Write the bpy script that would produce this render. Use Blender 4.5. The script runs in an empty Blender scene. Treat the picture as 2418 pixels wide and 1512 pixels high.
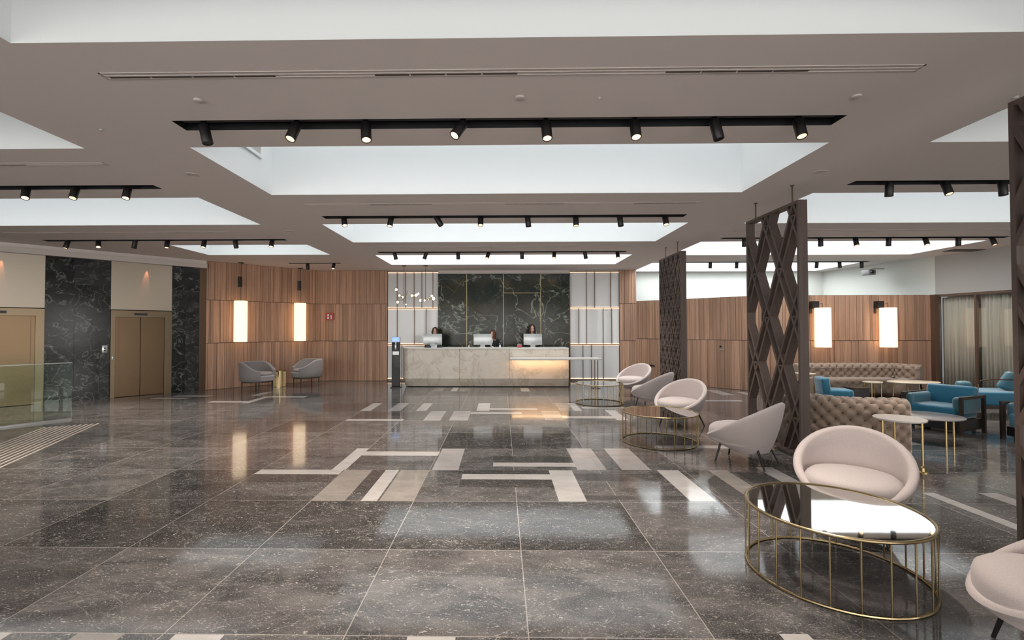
import bpy, bmesh, math, random
from mathutils import Vector, Matrix, Euler
R = random.Random(7)
PI = math.pi
scene = bpy.context.scene
COL = scene.collection
H = 3.4            # ceiling height

# ------------------------------------------------------------------ materials
MATS = {}
def nodes(name):
    m = bpy.data.materials.new(name); m.use_nodes = True
    nt = m.node_tree; b = nt.nodes['Principled BSDF']
    MATS[name] = m
    return m, nt, b
def col4(c): return (c[0], c[1], c[2], 1.0)
def plain(name, c, rough=.5, metal=0., spec=.5, sheen=0., coat=0., bump=0., bscale=200.):
    m, nt, b = nodes(name)
    b.inputs['Base Color'].default_value = col4(c)
    b.inputs['Roughness'].default_value = rough
    b.inputs['Metallic'].default_value = metal
    b.inputs['Specular IOR Level'].default_value = spec
    if sheen:
        b.inputs['Sheen Weight'].default_value = sheen
        b.inputs['Sheen Roughness'].default_value = .4
    if coat: b.inputs['Coat Weight'].default_value = coat
    if bump:
        n = nt.nodes.new('ShaderNodeTexNoise'); n.inputs['Scale'].default_value = bscale; n.inputs['Detail'].default_value = 3
        t = nt.nodes.new('ShaderNodeTexCoord'); nt.links.new(t.outputs['Object'], n.inputs['Vector'])
        bp = nt.nodes.new('ShaderNodeBump'); bp.inputs['Strength'].default_value = bump; bp.inputs['Distance'].default_value = .002
        nt.links.new(n.outputs['Fac'], bp.inputs['Height']); nt.links.new(bp.outputs['Normal'], b.inputs['Normal'])
        r = nt.nodes.new('ShaderNodeValToRGB')
        r.color_ramp.elements[0].color = col4([x*.86 for x in c]); r.color_ramp.elements[1].color = col4([min(1, x*1.12) for x in c])
        r.color_ramp.elements[0].position = .3; r.color_ramp.elements[1].position = .7
        nt.links.new(n.outputs['Fac'], r.inputs['Fac']); nt.links.new(r.outputs['Color'], b.inputs['Base Color'])
    return m
def emit(name, c, s, base=(.8, .8, .8)):
    m, nt, b = nodes(name)
    b.inputs['Base Color'].default_value = col4(base)
    b.inputs['Emission Color'].default_value = col4(c)
    b.inputs['Emission Strength'].default_value = s
    return m
def mathn(nt, op, a, b=None, c=None):
    n = nt.nodes.new('ShaderNodeMath'); n.operation = op
    for i, v in enumerate((a, b, c)):
        if v is None: continue
        if isinstance(v, (int, float)): n.inputs[i].default_value = v
        else: nt.links.new(v, n.inputs[i])
    return n.outputs[0]
def mixc(nt, f, a, b):
    n = nt.nodes.new('ShaderNodeMix'); n.data_type = 'RGBA'
    if isinstance(f, (int, float)): n.inputs[0].default_value = f
    else: nt.links.new(f, n.inputs[0])
    for i, v in ((6, a), (7, b)):
        if isinstance(v, (tuple, list)): n.inputs[i].default_value = col4(v)
        else: nt.links.new(v, n.inputs[i])
    return n.outputs[2]
def noise(nt, vec, scale, detail=4, rough=.55, dist=0., w=None):
    n = nt.nodes.new('ShaderNodeTexNoise'); n.inputs['Scale'].default_value = scale
    n.inputs['Detail'].default_value = detail; n.inputs['Roughness'].default_value = rough; n.inputs['Distortion'].default_value = dist
    if w is not None: n.noise_dimensions = '4D'; nt.links.new(w, n.inputs['W']) if not isinstance(w, (int, float)) else setattr(n.inputs['W'], 'default_value', w)
    nt.links.new(vec, n.inputs['Vector']); return n
def rampf(nt, f, stops):
    r = nt.nodes.new('ShaderNodeValToRGB'); e = r.color_ramp.elements
    while len(e) > len(stops): e.remove(e[-1])
    while len(e) < len(stops): e.new(.5)
    for el, (p, c) in zip(e, stops):
        el.position = p; el.color = col4(c) if isinstance(c, (tuple, list)) else (c, c, c, 1)
    nt.links.new(f, r.inputs['Fac']); return r.outputs['Color']
def marble(name, c1, c2, vein, scale=1.2, width=.012, vamt=.8, rough=.12, specks=0., stretch=(1, 1, 1), tone=None):
    m, nt, b = nodes(name)
    t = nt.nodes.new('ShaderNodeTexCoord'); mp = nt.nodes.new('ShaderNodeMapping')
    mp.inputs['Scale'].default_value = stretch; nt.links.new(t.outputs['Object'], mp.inputs['Vector']); v = mp.outputs['Vector']
    base = mixc(nt, rampf(nt, noise(nt, v, scale*1.3, 6, .6, .4).outputs['Fac'], [(.35, 0), (.65, 1)]), c1, c2)
    n1 = noise(nt, v, scale, 5, .55, 1.2, 1.7)
    d = mathn(nt, 'ABSOLUTE', mathn(nt, 'SUBTRACT', n1.outputs['Fac'], .5))
    f = rampf(nt, d, [(0, 1), (width, .35), (width*2.5, 0)])
    n2 = noise(nt, v, scale*2.3, 4, .5, .8, 9.2)
    d2 = mathn(nt, 'ABSOLUTE', mathn(nt, 'SUBTRACT', n2.outputs['Fac'], .5))
    f2 = rampf(nt, d2, [(0, .6), (width*.6, .2), (width*1.4, 0)])
    msk = rampf(nt, noise(nt, v, scale*.8, 2, .5, 0, 4.1).outputs['Fac'], [(.42, 0), (.62, 1)])
    ff = mathn(nt, 'MULTIPLY', mathn(nt, 'MAXIMUM', f, mathn(nt, 'MULTIPLY', f2, msk)), vamt)
    c = mixc(nt, ff, base, vein)
    nt.links.new(c, b.inputs['Base Color']); b.inputs['Roughness'].default_value = rough
    if 'green' in name or 'black' in name or 'slate' in name: b.inputs['Specular IOR Level'].default_value = .28
    return m
def floor_mat(name, c1, c2, grout=False, speck=.85, fl=1.0):
    """polished stone with white flecks; the base one also carries the tile grid and its thin pale joints"""
    m, nt, b = nodes(name)
    t = nt.nodes.new('ShaderNodeTexCoord'); v = t.outputs['Object']
    sx = nt.nodes.new('ShaderNodeSeparateXYZ'); nt.links.new(v, sx.inputs[0])
    W = .957
    u = mathn(nt, 'DIVIDE', mathn(nt, 'ADD', sx.outputs[0], .818+W*20), W)
    w = mathn(nt, 'DIVIDE', mathn(nt, 'ADD', sx.outputs[1], -2.475+W*20), W)
    fu, fw = mathn(nt, 'FLOOR', u), mathn(nt, 'FLOOR', w)
    cmb = nt.nodes.new('ShaderNodeCombineXYZ'); nt.links.new(fu, cmb.inputs[0]); nt.links.new(fw, cmb.inputs[1])
    wn = nt.nodes.new('ShaderNodeTexWhiteNoise'); wn.noise_dimensions = '3D'; nt.links.new(cmb.outputs[0], wn.inputs['Vector'])
    rnd = wn.outputs['Value']
    mp = nt.nodes.new('ShaderNodeMapping'); mp.inputs['Scale'].default_value = (1, 2.2, 1); mp.inputs['Rotation'].default_value = (0, 0, .35)
    nt.links.new(v, mp.inputs['Vector']); vv = mp.outputs['Vector']
    seed = mathn(nt, 'MULTIPLY', rnd, 37.)
    n = noise(nt, vv, 2.2, 8, .68, .6, seed)
    base = mixc(nt, rampf(nt, n.outputs['Fac'], [(.38, 0), (.63, 1)]), c1, c2)
    tint = mathn(nt, 'ADD', .80, mathn(nt, 'MULTIPLY', rnd, .4 if grout else .12))
    hs = nt.nodes.new('ShaderNodeHueSaturation'); nt.links.new(base, hs.inputs['Color']); nt.links.new(tint, hs.inputs['Value'])
    c = hs.outputs['Color']
    # pale flecks
    vo = nt.nodes.new('ShaderNodeTexVoronoi'); vo.inputs['Scale'].default_value = 21; vo.inputs['Randomness'].default_value = 1
    nd = noise(nt, vv, 14, 3, .6)
    ad = nt.nodes.new('ShaderNodeVectorMath'); ad.operation = 'MULTIPLY_ADD'; nt.links.new(nd.outputs['Color'], ad.inputs[0]); ad.inputs[1].default_value = (.22, .22, .22); nt.links.new(vv, ad.inputs[2])
    nt.links.new(ad.outputs[0], vo.inputs['Vector'])
    sp = rampf(nt, vo.outputs['Distance'], [(0, 1), (.15, .8), (.27, 0)])
    patch = rampf(nt, noise(nt, vv, 3.3, 4, .7, 0, seed).outputs['Fac'], [(.38, 0), (.56, 1)])
    c = mixc(nt, mathn(nt, 'MULTIPLY', mathn(nt, 'MULTIPLY', sp, patch), speck), c, (.62, .58, .54))
    fine = rampf(nt, noise(nt, v, 120, 2, .6).outputs['Fac'], [(.54, 0), (.66, 1)])
    c = mixc(nt, mathn(nt, 'MULTIPLY', fine, .34*fl), c, (.42, .40, .38))
    vn = mathn(nt, 'ABSOLUTE', mathn(nt, 'SUBTRACT', noise(nt, vv, 1.1, 5, .6, 1.4, seed).outputs['Fac'], .5))
    c = mixc(nt, mathn(nt, 'MULTIPLY', rampf(nt, vn, [(0, 1), (.002, .4), (.005, 0)]), .28*fl), c, (.6, .56, .52))
    if grout:
        def edge(f):
            fr = mathn(nt, 'FRACT', f); d = mathn(nt, 'MINIMUM', fr, mathn(nt, 'SUBTRACT', 1., fr)); return mathn(nt, 'LESS_THAN', d, .0034)
        g = mathn(nt, 'MAXIMUM', edge(u), edge(w))
        c = mixc(nt, mathn(nt, 'MULTIPLY', g, .55), c, (.50, .46, .42))
    nt.links.new(c, b.inputs['Base Color']); b.inputs['Roughness'].default_value = .13
    b.inputs['Specular IOR Level'].default_value = .5
    rn = noise(nt, v, 5, 3, .5)
    rr = nt.nodes.new('ShaderNodeMapRange'); rr.inputs['To Min'].default_value = .045; rr.inputs['To Max'].default_value = .12
    nt.links.new(rn.outputs['Fac'], rr.inputs['Value']); nt.links.new(rr.outputs[0], b.inputs['Roughness'])
    return m
def wood(name, c1, c2, rough=.5, island=True, axis=2, sc=1.):
    m, nt, b = nodes(name)
    t = nt.nodes.new('ShaderNodeTexCoord'); mp = nt.nodes.new('ShaderNodeMapping')
    s = [38*sc, 38*sc, 38*sc]; s[axis] = 1.1*sc
    mp.inputs['Scale'].default_value = s; nt.links.new(t.outputs['Object'], mp.inputs['Vector'])
    g = nt.nodes.new('ShaderNodeNewGeometry'); rnd = g.outputs['Random Per Island']
    n = noise(nt, mp.outputs['Vector'], 1., 4, .6, .3, mathn(nt, 'MULTIPLY', rnd, 50.))
    c = mixc(nt, rampf(nt, n.outputs['Fac'], [(.3, 0), (.7, 1)]), c1, c2)
    if island:
        hs = nt.nodes.new('ShaderNodeHueSaturation'); nt.links.new(c, hs.inputs['Color'])
        nt.links.new(mathn(nt, 'ADD', .78, mathn(nt, 'MULTIPLY', rnd, .38)), hs.inputs['Value']); c = hs.outputs['Color']
    nt.links.new(c, b.inputs['Base Color']); b.inputs['Roughness'].default_value = rough; b.inputs['Specular IOR Level'].default_value = .3
    return m
def brushed(name, c, rough=.35, sc=(3, 3, 300)):
    m, nt, b = nodes(name); b.inputs['Metallic'].default_value = 1.
    t = nt.nodes.new('ShaderNodeTexCoord'); mp = nt.nodes.new('ShaderNodeMapping'); mp.inputs['Scale'].default_value = sc
    nt.links.new(t.outputs['Object'], mp.inputs['Vector'])
    n = noise(nt, mp.outputs['Vector'], 1., 3, .6)
    nt.links.new(mixc(nt, n.outputs['Fac'], [x*.88 for x in c], [min(1, x*1.1) for x in c]), b.inputs['Base Color'])
    b.inputs['Roughness'].default_value = rough; return m
def glassy(name, c=(1, 1, 1), alpha=.12, rough=.0):
    """thin clear sheet: mostly transmitted, a Fresnel share mirrored"""
    m, nt, b = nodes(name); nt.nodes.remove(b)
    tr = nt.nodes.new('ShaderNodeBsdfTransparent'); tr.inputs[0].default_value = col4([1-alpha*(1-k) for k in c])
    gl = nt.nodes.new('ShaderNodeBsdfGlossy'); gl.inputs['Roughness'].default_value = rough
    fr = nt.nodes.new('ShaderNodeFresnel'); fr.inputs[0].default_value = 1.5
    mx = nt.nodes.new('ShaderNodeMixShader'); nt.links.new(mathn(nt, 'MINIMUM', mathn(nt, 'MULTIPLY', fr.outputs[0], .6), .6), mx.inputs[0])
    nt.links.new(tr.outputs[0], mx.inputs[1]); nt.links.new(gl.outputs[0], mx.inputs[2])
    nt.links.new(mx.outputs[0], nt.nodes['Material Output'].inputs['Surface']); return m

plain('ceiling_bounce_tint', (.86, .78, .74), .85)  # same white paint as the coffers, warm bounce light put into the colour
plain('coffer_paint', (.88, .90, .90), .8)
plain('white_paint', (.80, .81, .76), .8)
plain('grey_paint', (.50, .48, .46), .8)
plain('cream_trim', (.66, .60, .55), .5)
for nm_, e_ in (('skylight_glass_a', .3), ('skylight_glass_b', 1.35), ('skylight_glass_c', 2.1), ('skylight_glass_d', 3.6), ('skylight_glass_e', 6.5)): emit(nm_, (.93, .97, 1.0), e_)
emit('facade_fill_glow', (1., .98, .95), 4.2)  # fill light for the added panels behind the camera
emit('lantern_paper', (1., .71, .43), 1.5, (.9, .8, .7))
emit('warm_led', (1., .60, .37), 1.4)
emit('lamp_lens', (1., .60, .33), 1.7)
emit('globe_glow', (1., .83, .62), 2.2)
emit('screen_blue', (.05, .30, .75), .9)
wood('wood_slats', (.42, .235, .15), (.61, .385, .27))
wood('screen_wood', (.088, .062, .052), (.125, .092, .078), .5, island=True)
wood('dark_wood', (.035, .025, .02), (.06, .045, .035), .4)
floor_mat('floor_stone', (.050, .048, .048), (.136, .127, .123), grout=True)
floor_mat('inlay_white', (.50, .475, .455), (.61, .58, .555), speck=.1, fl=.2)
floor_mat('inlay_grey', (.40, .37, .36), (.50, .465, .45), speck=.2, fl=.3)
floor_mat('inlay_taupe', (.27, .245, .22), (.38, .345, .31), speck=.2, fl=.3)
floor_mat('tile_dark_and_reflection', (.026, .025, .025), (.072, .067, .064), speck=.8)
floor_mat('inlay_dark', (.045, .042, .042), (.085, .078, .074), speck=.5)
marble('marble_green', (.008, .017, .012), (.042, .036, .022), (.34, .38, .30), 1.1, .007, .75, .16)
marble('marble_black', (.006, .008, .008), (.030, .029, .026), (.34, .37, .36), 2.6, .008, .6, .12)
marble('marble_slate', (.018, .020, .021), (.050, .050, .050), (.34, .35, .35), 2.8, .007, .5, .15)
marble('marble_cream', (.72, .63, .52), (.81, .73, .63), (.44, .36, .27), 1.6, .018, .5, .25)
plain('white_stone', (.80, .76, .71), .25)
plain('panel_glass', (.78, .77, .76), .25, coat=.5)
brushed('bronze_brushed', (.21, .16, .105), .3)
brushed('bronze_light', (.50, .43, .345), .36).node_tree.nodes['Principled BSDF'].inputs['Metallic'].default_value = .6
brushed('bronze_door', (.17, .115, .07), .28)
plain('bronze_dark', (.16, .105, .07), .35, 1.)
plain('brass', (.60, .44, .20), .22, 1.)
plain('brass_line', (.50, .40, .22), .35, 1.)
plain('brass_table', (.44, .34, .19), .25, 1.)
plain('mirror_top', (.80, .80, .76), .03, 1.)
plain('black_metal', (.012, .011, .011), .4)
plain('black_slot', (.006, .006, .007), .6)
plain('dark_gap', (.004, .004, .004), .8)
plain('silver', (.55, .57, .57), .3, .6)
plain('steel', (.6, .6, .6), .3, 1.)
plain('blush_fabric', (.57, .495, .475), .85, sheen=.25, bump=.3, bscale=260)
plain('grey_fabric', (.29, .265, .26), .85, sheen=.2, bump=.3, bscale=200)
plain('blue_velvet', (.010, .15, .25), .55, sheen=.8)
plain('blue_leather', (.06, .17, .22), .45, sheen=.5)
plain('taupe_velvet', (.33, .24, .18), .55, sheen=.6)
plain('button_velvet', (.10, .07, .05), .6)
plain('cream_top', (.82, .70, .56), .3)
plain('stone_white_top', (.74, .68, .64), .25)
plain('grey_top', (.30, .28, .28), .2)
plain('black_plastic', (.015, .015, .016), .35)
plain('charcoal', (.05, .05, .052), .5)
plain('white_plastic', (.8, .8, .8), .35)
plain('red_plastic', (.42, .03, .02), .4)
plain('red_box', (.55, .10, .10), .5)
plain('green_card', (.25, .5, .25), .5)
plain('curtain_cloth', (.93, .87, .76), .9, sheen=.2)
plain('vent_frame', (.64, .575, .54), .6)
plain('vent_slot', (.10, .07, .055), .7)
plain('frame_brown', (.13, .075, .05), .45)
plain('skin', (.62, .36, .25), .55)
plain('hair_dark', (.03, .015, .01), .5)
plain('hair_auburn', (.10, .03, .015), .5)
plain('suit_black', (.012, .012, .014), .8)
plain('shirt_white', (.75, .75, .75), .8)
plain('lips', (.45, .10, .08), .5)
glassy('clear_glass', (.6, .85, .7), .25)
glassy('window_pane', (.5, .6, .5), .06)
glassy('globe_glass', (1, .85, .6), .2)
plain('tactile_metal', (.62, .55, .49), .3, .3)

# ------------------------------------------------------------------ mesh builder
class MB:
    def __init__(s): s.v = []; s.f = []; s.sm = []; s.mi = []; s.cur = 0
    def add(s, vs, fs, smooth=False, M=None):
        o = len(s.v)
        for p in vs:
            p = Vector(p); s.v.append(tuple(M @ p if M is not None else p))
        for f in fs: s.f.append([i+o for i in f]); s.sm.append(smooth); s.mi.append(s.cur)
        return s
    def box(s, c, d, rot=None, M=None):
        x, y, z = d[0]/2, d[1]/2, d[2]/2
        vs = [(-x, -y, -z), (x, -y, -z), (x, y, -z), (-x, y, -z), (-x, -y, z), (x, -y, z), (x, y, z), (-x, y, z)]
        T = Matrix.Translation(c)
        if rot is not None: T = T @ Euler(rot).to_matrix().to_4x4()
        if M is not None: T = M @ T
        return s.add(vs, [(0, 3, 2, 1), (4, 5, 6, 7), (0, 1, 5, 4), (1, 2, 6, 5), (2, 3, 7, 6), (3, 0, 4, 7)], M=T)
    def span(s, a, b): return s.box([(a[i]+b[i])/2 for i in range(3)], [abs(b[i]-a[i]) for i in range(3)])
    def quad(s, *p): return s.add(p, [tuple(range(len(p)))])
    def rbox(s, c, d, r=.03, seg=3, rot=None, pw=None):
        """box with all edges rounded (spherified corners)"""
        n = seg; hx = [max(1e-4, k/2-r) for k in d]
        ts = [-1]+[0]*0+[1]
        # build from a subdivided cube of corner octants
        vs = []; fs = []; ang = [i/n*PI/2 for i in range(n+1)]
        # latitude/longitude with split corners
        lat = [(-PI/2+a*1., -1) for a in [k/n*PI/2 for k in range(n+1)]]+[(k/n*PI/2, 1) for k in range(n+1)]
        lon = []
        for q in range(4):
            sx = (1, -1, -1, 1)[q]; sy = (1, 1, -1, -1)[q]
            for k in range(n+1): lon.append((q*PI/2+k/n*PI/2, sx, sy))
        for la, sz in lat:
            for lo, sx, sy in lon:
                vs.append((sx*hx[0]+r*math.cos(la)*math.cos(lo), sy*hx[1]+r*math.cos(la)*math.sin(lo), sz*hx[2]+r*math.sin(la)))
        N = len(lon)
        for i in range(len(lat)-1):
            for j in range(N):
                fs.append((i*N+j, i*N+(j+1) % N, (i+1)*N+(j+1) % N, (i+1)*N+j))
        fs.append(tuple(range(N))[::-1]); fs.append(tuple(range((len(lat)-1)*N, len(lat)*N)))
        T = Matrix.Translation(c)
        if rot is not None: T = T @ Euler(rot).to_matrix().to_4x4()
        return s.add(vs, fs, True, T)
    def cyl(s, p0, p1, r0, r1=None, n=12, caps=True, smooth=True):
        r1 = r0 if r1 is None else r1
        p0, p1 = Vector(p0), Vector(p1); d = (p1-p0).normalized()
        a = Vector((0, 0, 1)) if abs(d.z) < .9 else Vector((1, 0, 0)); u = d.cross(a).normalized(); w = d.cross(u)
        r = [(math.cos(2*PI*i/n)*u+math.sin(2*PI*i/n)*w) for i in range(n)]
        A = [p0+q*r0 for q in r]; B = [p1+q*r1 for q in r]
        s.add(A+B, [(i, (i+1) % n, n+(i+1) % n, n+i) for i in range(n)], smooth)
        if caps:
            s.add(A, [tuple(range(n))[::-1]]); s.add(B, [tuple(range(n))])
        return s
    def tube(s, pts, r, n=8, closed=False, caps=True):
        pts = [Vector(p) for p in pts]; m = len(pts); rs = r if isinstance(r, (list, tuple)) else [r]*m
        rings = []; up = None
        for i, p in enumerate(pts):
            if closed: d = (pts[(i+1) % m]-pts[i-1]).normalized()
            else: d = (pts[min(i+1, m-1)]-pts[max(i-1, 0)]).normalized()
            a = Vector((0, 0, 1)) if abs(d.z) < .95 else Vector((1, 0, 0))
            u = d.cross(a).normalized(); w = d.cross(u)
            rings += [p+(math.cos(2*PI*k/n)*u+math.sin(2*PI*k/n)*w)*rs[i] for k in range(n)]
        fs = []
        for i in range(m if closed else m-1):
            j = (i+1) % m
            fs += [(i*n+k, i*n+(k+1) % n, j*n+(k+1) % n, j*n+k) for k in range(n)]
        if not closed and caps: fs += [tuple(range(n))[::-1], tuple(range((m-1)*n, m*n))]
        return s.add(rings, fs, True)
    def lathe(s, prof, n=24, c=(0, 0, 0), sx=1, sy=1, M=None):
        vs = []; fs = []
        for r, z in prof: vs += [(c[0]+r*sx*math.cos(2*PI*k/n), c[1]+r*sy*math.sin(2*PI*k/n), c[2]+z) for k in range(n)]
        for i in range(len(prof)-1): fs += [(i*n+k, i*n+(k+1) % n, (i+1)*n+(k+1) % n, (i+1)*n+k) for k in range(n)]
        if prof[0][0] > 1e-6: fs.append(tuple(range(n))[::-1])
        if prof[-1][0] > 1e-6: fs.append(tuple(range((len(prof)-1)*n, len(prof)*n)))
        return s.add(vs, fs, True, M)
    def ball(s, c, r, n=14, m=8, sc=(1, 1, 1), M=None):
        prof = [(math.sin(PI*i/m), -math.cos(PI*i/m)) for i in range(m+1)]
        vs = []; fs = []
        for a, z in prof: vs += [(c[0]+r*sc[0]*a*math.cos(2*PI*k/n), c[1]+r*sc[1]*a*math.sin(2*PI*k/n), c[2]+r*sc[2]*z) for k in range(n)]
        for i in range(m): fs += [(i*n+k, i*n+(k+1) % n, (i+1)*n+(k+1) % n, (i+1)*n+k) for k in range(n)]
        return s.add(vs, fs, True, M)
    def grid(s, P, closed_u=False, closed_v=False, smooth=True):
        nu, nv = len(P), len(P[0]); vs = [p for row in P for p in row]; fs = []
        for i in range(nu if closed_u else nu-1):
            for j in range(nv if closed_v else nv-1):
                a, b = i, (i+1) % nu; c, d = j, (j+1) % nv
                fs.append((a*nv+c, b*nv+c, b*nv+d, a*nv+d))
        return s.add(vs, fs, smooth)
    def prism(s, pts, z0, z1, M=None):
        n = len(pts); vs = [(p[0], p[1], z0) for p in pts]+[(p[0], p[1], z1) for p in pts]
        fs = [tuple(range(n))[::-1], tuple(range(n, 2*n))]+[(i, (i+1) % n, n+(i+1) % n, n+i) for i in range(n)]
        return s.add(vs, fs, M=M)
    def build(s, name, mats, parent=None, merge=True):
        me = bpy.data.meshes.new(name)
        me.from_pydata([tuple(v) for v in s.v], [], s.f)
        if isinstance(mats, str): mats = [mats]
        for m in mats: me.materials.append(MATS[m])
        me.polygons.foreach_set('use_smooth', s.sm); me.polygons.foreach_set('material_index', s.mi)
        bm = bmesh.new(); bm.from_mesh(me)
        bmesh.ops.remove_doubles(bm, verts=[v for v in bm.verts], dist=1e-6) if merge == 'yes' else None
        bmesh.ops.recalc_face_normals(bm, faces=bm.faces)
        for e in bm.edges:
            if len(e.link_faces) == 2 and e.calc_face_angle(0) > .62: e.smooth = False
        bm.to_mesh(me); bm.free()
        me.update()
        o = bpy.data.objects.new(name, me); COL.objects.link(o)
        if parent is not None: o.parent = parent
        return o
def tag(o, label, cat, group=None, kind=None):
    o['label'] = label
    if cat: o['category'] = cat
    if group: o['group'] = group
    if kind: o['kind'] = kind
    return o
def thing(name, label, cat, loc=(0, 0, 0), rz=0, group=None):
    o = bpy.data.objects.new(name, None); COL.objects.link(o)
    o.location = loc; o.rotation_euler = (0, 0, rz); o.empty_display_size = .1
    return tag(o, label, cat, group)
def struct(name, mb, mats, label=None):
    o = mb.build(name, mats); o['kind'] = 'structure'
    if label: o['label'] = label
    return o
def kids(o): return [c for c in COL.objects if c.parent == o]
def dup(o, loc=None, rz=None, label=None, parent=None):
    ch = kids(o); c = o.copy(); COL.objects.link(c)
    if parent is not None: c.parent = parent
    for k in ch: dup(k, parent=c)
    if loc is not None: c.location = loc
    if rz is not None: c.rotation_euler = (0, 0, rz)
    if label: c['label'] = label
    return c
ORD = ['first', 'second', 'third', 'fourth', 'fifth', 'sixth', 'seventh', 'eighth', 'ninth', 'tenth']

# ------------------------------------------------------------------ camera
cam = bpy.data.cameras.new('camera'); co = bpy.data.objects.new('camera', cam); COL.objects.link(co); scene.camera = co
cam.sensor_width = 36; cam.lens = 1112.53/2418*36; cam.shift_x = 43.45/2418; cam.clip_end = 100; cam.clip_start = .05
pi_, ro_, ya_ = .018556, .001064, -.016646
F = Vector((math.sin(ya_)*math.cos(pi_), math.cos(ya_)*math.cos(pi_), math.sin(pi_)))
Rr = Vector((math.cos(ya_), -math.sin(ya_), 0)); Uu = Rr.cross(F)
R2 = math.cos(ro_)*Rr-math.sin(ro_)*Uu; U2 = math.sin(ro_)*Rr+math.cos(ro_)*Uu
mat = Matrix(((R2.x, U2.x, -F.x, 0), (R2.y, U2.y, -F.y, 0), (R2.z, U2.z, -F.z, 1.6), (0, 0, 0, 1)))
co.matrix_world = mat

# ------------------------------------------------------------------ floor
fl = MB(); fl.span((-15, -4.6, -.2), (14.5, 15.6, 0))
INL = [('W', -2.73, -1.79, 5.18, 5.35), ('W', -1.93, -1.77, 5.35, 6.31), ('W', -1.77, -0.80, 5.95, 6.15), ('G', -0.79, -0.49, 5.35, 6.31), ('W', -0.10, 0.86, 5.50, 5.66), ('D', -0.10, 0.86, 5.66, 5.93), ('G', 0.86, 1.19, 5.38, 6.34), ('G', 1.36, 1.69, 5.38, 6.34),
 ('W', -0.43, 0.53, 5.03, 5.21), ('D', -0.43, 0.53, 5.21, 5.35), ('D', -0.43, 0.53, 4.78, 5.03), ('W', 0.53, 0.79, 4.40, 5.36), ('D', -2.73, -1.78, 4.39, 4.51), ('D', -2.73, -1.80, 4.92, 5.17), ('T', -1.78, -1.46, 4.39, 5.35), ('D', -1.46, -1.31, 4.61, 5.34), ('W', -1.31, -1.16, 4.39, 5.35), ('T', -1.14, -0.82, 4.39, 5.35),
 ('W', 1.75, 1.99, 4.42, 5.38), ('D', 2.14, 2.32, 4.42, 5.38), ('T', 2.33, 2.54, 4.42, 5.38), ('D', 0.80, 1.74, 5.00, 5.24), ('D', 0.80, 1.74, 4.45, 4.56), ('W', 2.92, 3.11, 4.62, 5.51), ('D', 2.6, 2.9, 4.95, 5.3),
 ('W', -0.49, -0.24, 9.20, 10.15), ('W', -0.24, 0.71, 9.31, 9.50), ('W', -0.58, 0.38, 8.87, 9.06), ('G', -1.37, -1.07, 8.23, 9.17), ('G', -0.92, -0.59, 8.23, 9.17), ('W', -2.76, -2.56, 9.18, 10.13), ('G', -2.22, -1.98, 9.18, 10.13), ('W', -1.67, -1.47, 9.18, 10.13), ('W', -2.72, -1.72, 8.19, 8.34), ('D', -3.75, -2.80, 9.18, 10.13), ('D', -2.70, -1.63, 8.36, 9.06),
 ('T', 1.13, 1.42, 9.22, 10.18), ('W', 1.42, 1.57, 9.22, 10.18), ('T', 0.76, 1.10, 8.26, 9.21), ('W', 1.10, 2.02, 8.45, 8.66), ('W', 2.02, 2.22, 8.3, 9.3), ('W', 1.62, 2.5, 9.5, 9.68),
 ('W', 0.50, 0.72, 12.05, 12.8), ('W', -1.31, -1.15, 12.05, 12.8), ('T', -1.76, -1.52, 12.05, 12.8), ('T', -1.1, -.85, 12.05, 12.8),
 ('W', -6.42, -5.62, 10.18, 10.40), ('W', -5.62, -5.45, 10.1, 11.12), ('W', -5.45, -4.60, 10.94, 11.17), ('W', -7.84, -6.93, 11.03, 11.28), ('W', -8.06, -7.26, 10.68, 10.90), ('G', -6.0, -5.8, 11.2, 11.9),
 ('W', 4.08, 4.20, 3.75, 4.68), ('G', 4.62, 4.80, 3.75, 4.68), ('W', 5.6, 5.8, 6.6, 7.5), ('W', 8.1, 8.3, 6.7, 7.6), ('G', 7.3, 7.6, 7.7, 8.6), ('W', 7.3, 8.3, 8.7, 8.95), ('W', 7.2, 8.2, 9.2, 9.4),
 ('W', 2.1, 3.05, 6.36, 6.52), ('G', 5.3, 5.6, 11.4, 12.4), ('W', 4.45, 5.3, 10.45, 10.62), ('W', 5.9, 6.1, 11.2, 12.0), ('W', 4.4, 4.65, 12.1, 13.0),
 ('W', -1.71, -1.45, 1.5, 2.47), ('T', -2.23, -1.98, 1.5, 2.47), ('W', -2.75, -2.58, 1.5, 2.47), ('W', -.49, -.24, 1.5, 2.47), ('W', 1.45, 1.60, 1.55, 2.52), ('D', 1.2, 1.45, 1.55, 2.52)]
for ti, tj in ((0, 1), (-1, 1), (-2, 1), (-3, 1), (1, 1), (-3, 2), (0, 4), (1, 4), (-3, 5), (-3, 7), (-4, 0), (4, 1)):  # central pair paints the marble wall's reflection dark; the others are dark tiles
    x_, y_ = -.818+.957*ti, 2.475+.957*tj; INL.append(('K', x_+.004, x_+.953, y_+.004, y_+.953))
MI = {'K': 5, 'W': 1, 'G': 2, 'T': 3, 'D': 4}
for k, x0, x1, y0, y1 in INL:
    fl.cur = MI[k]; z = .0004 if k == 'K' else .0006 if k == 'D' else .0008
    fl.quad((x0, y0, z), (x1, y0, z), (x1, y1, z), (x0, y1, z))
struct('floor', fl, ['floor_stone', 'inlay_white', 'inlay_grey', 'inlay_taupe', 'inlay_dark', 'tile_dark_and_reflection'])

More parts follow.
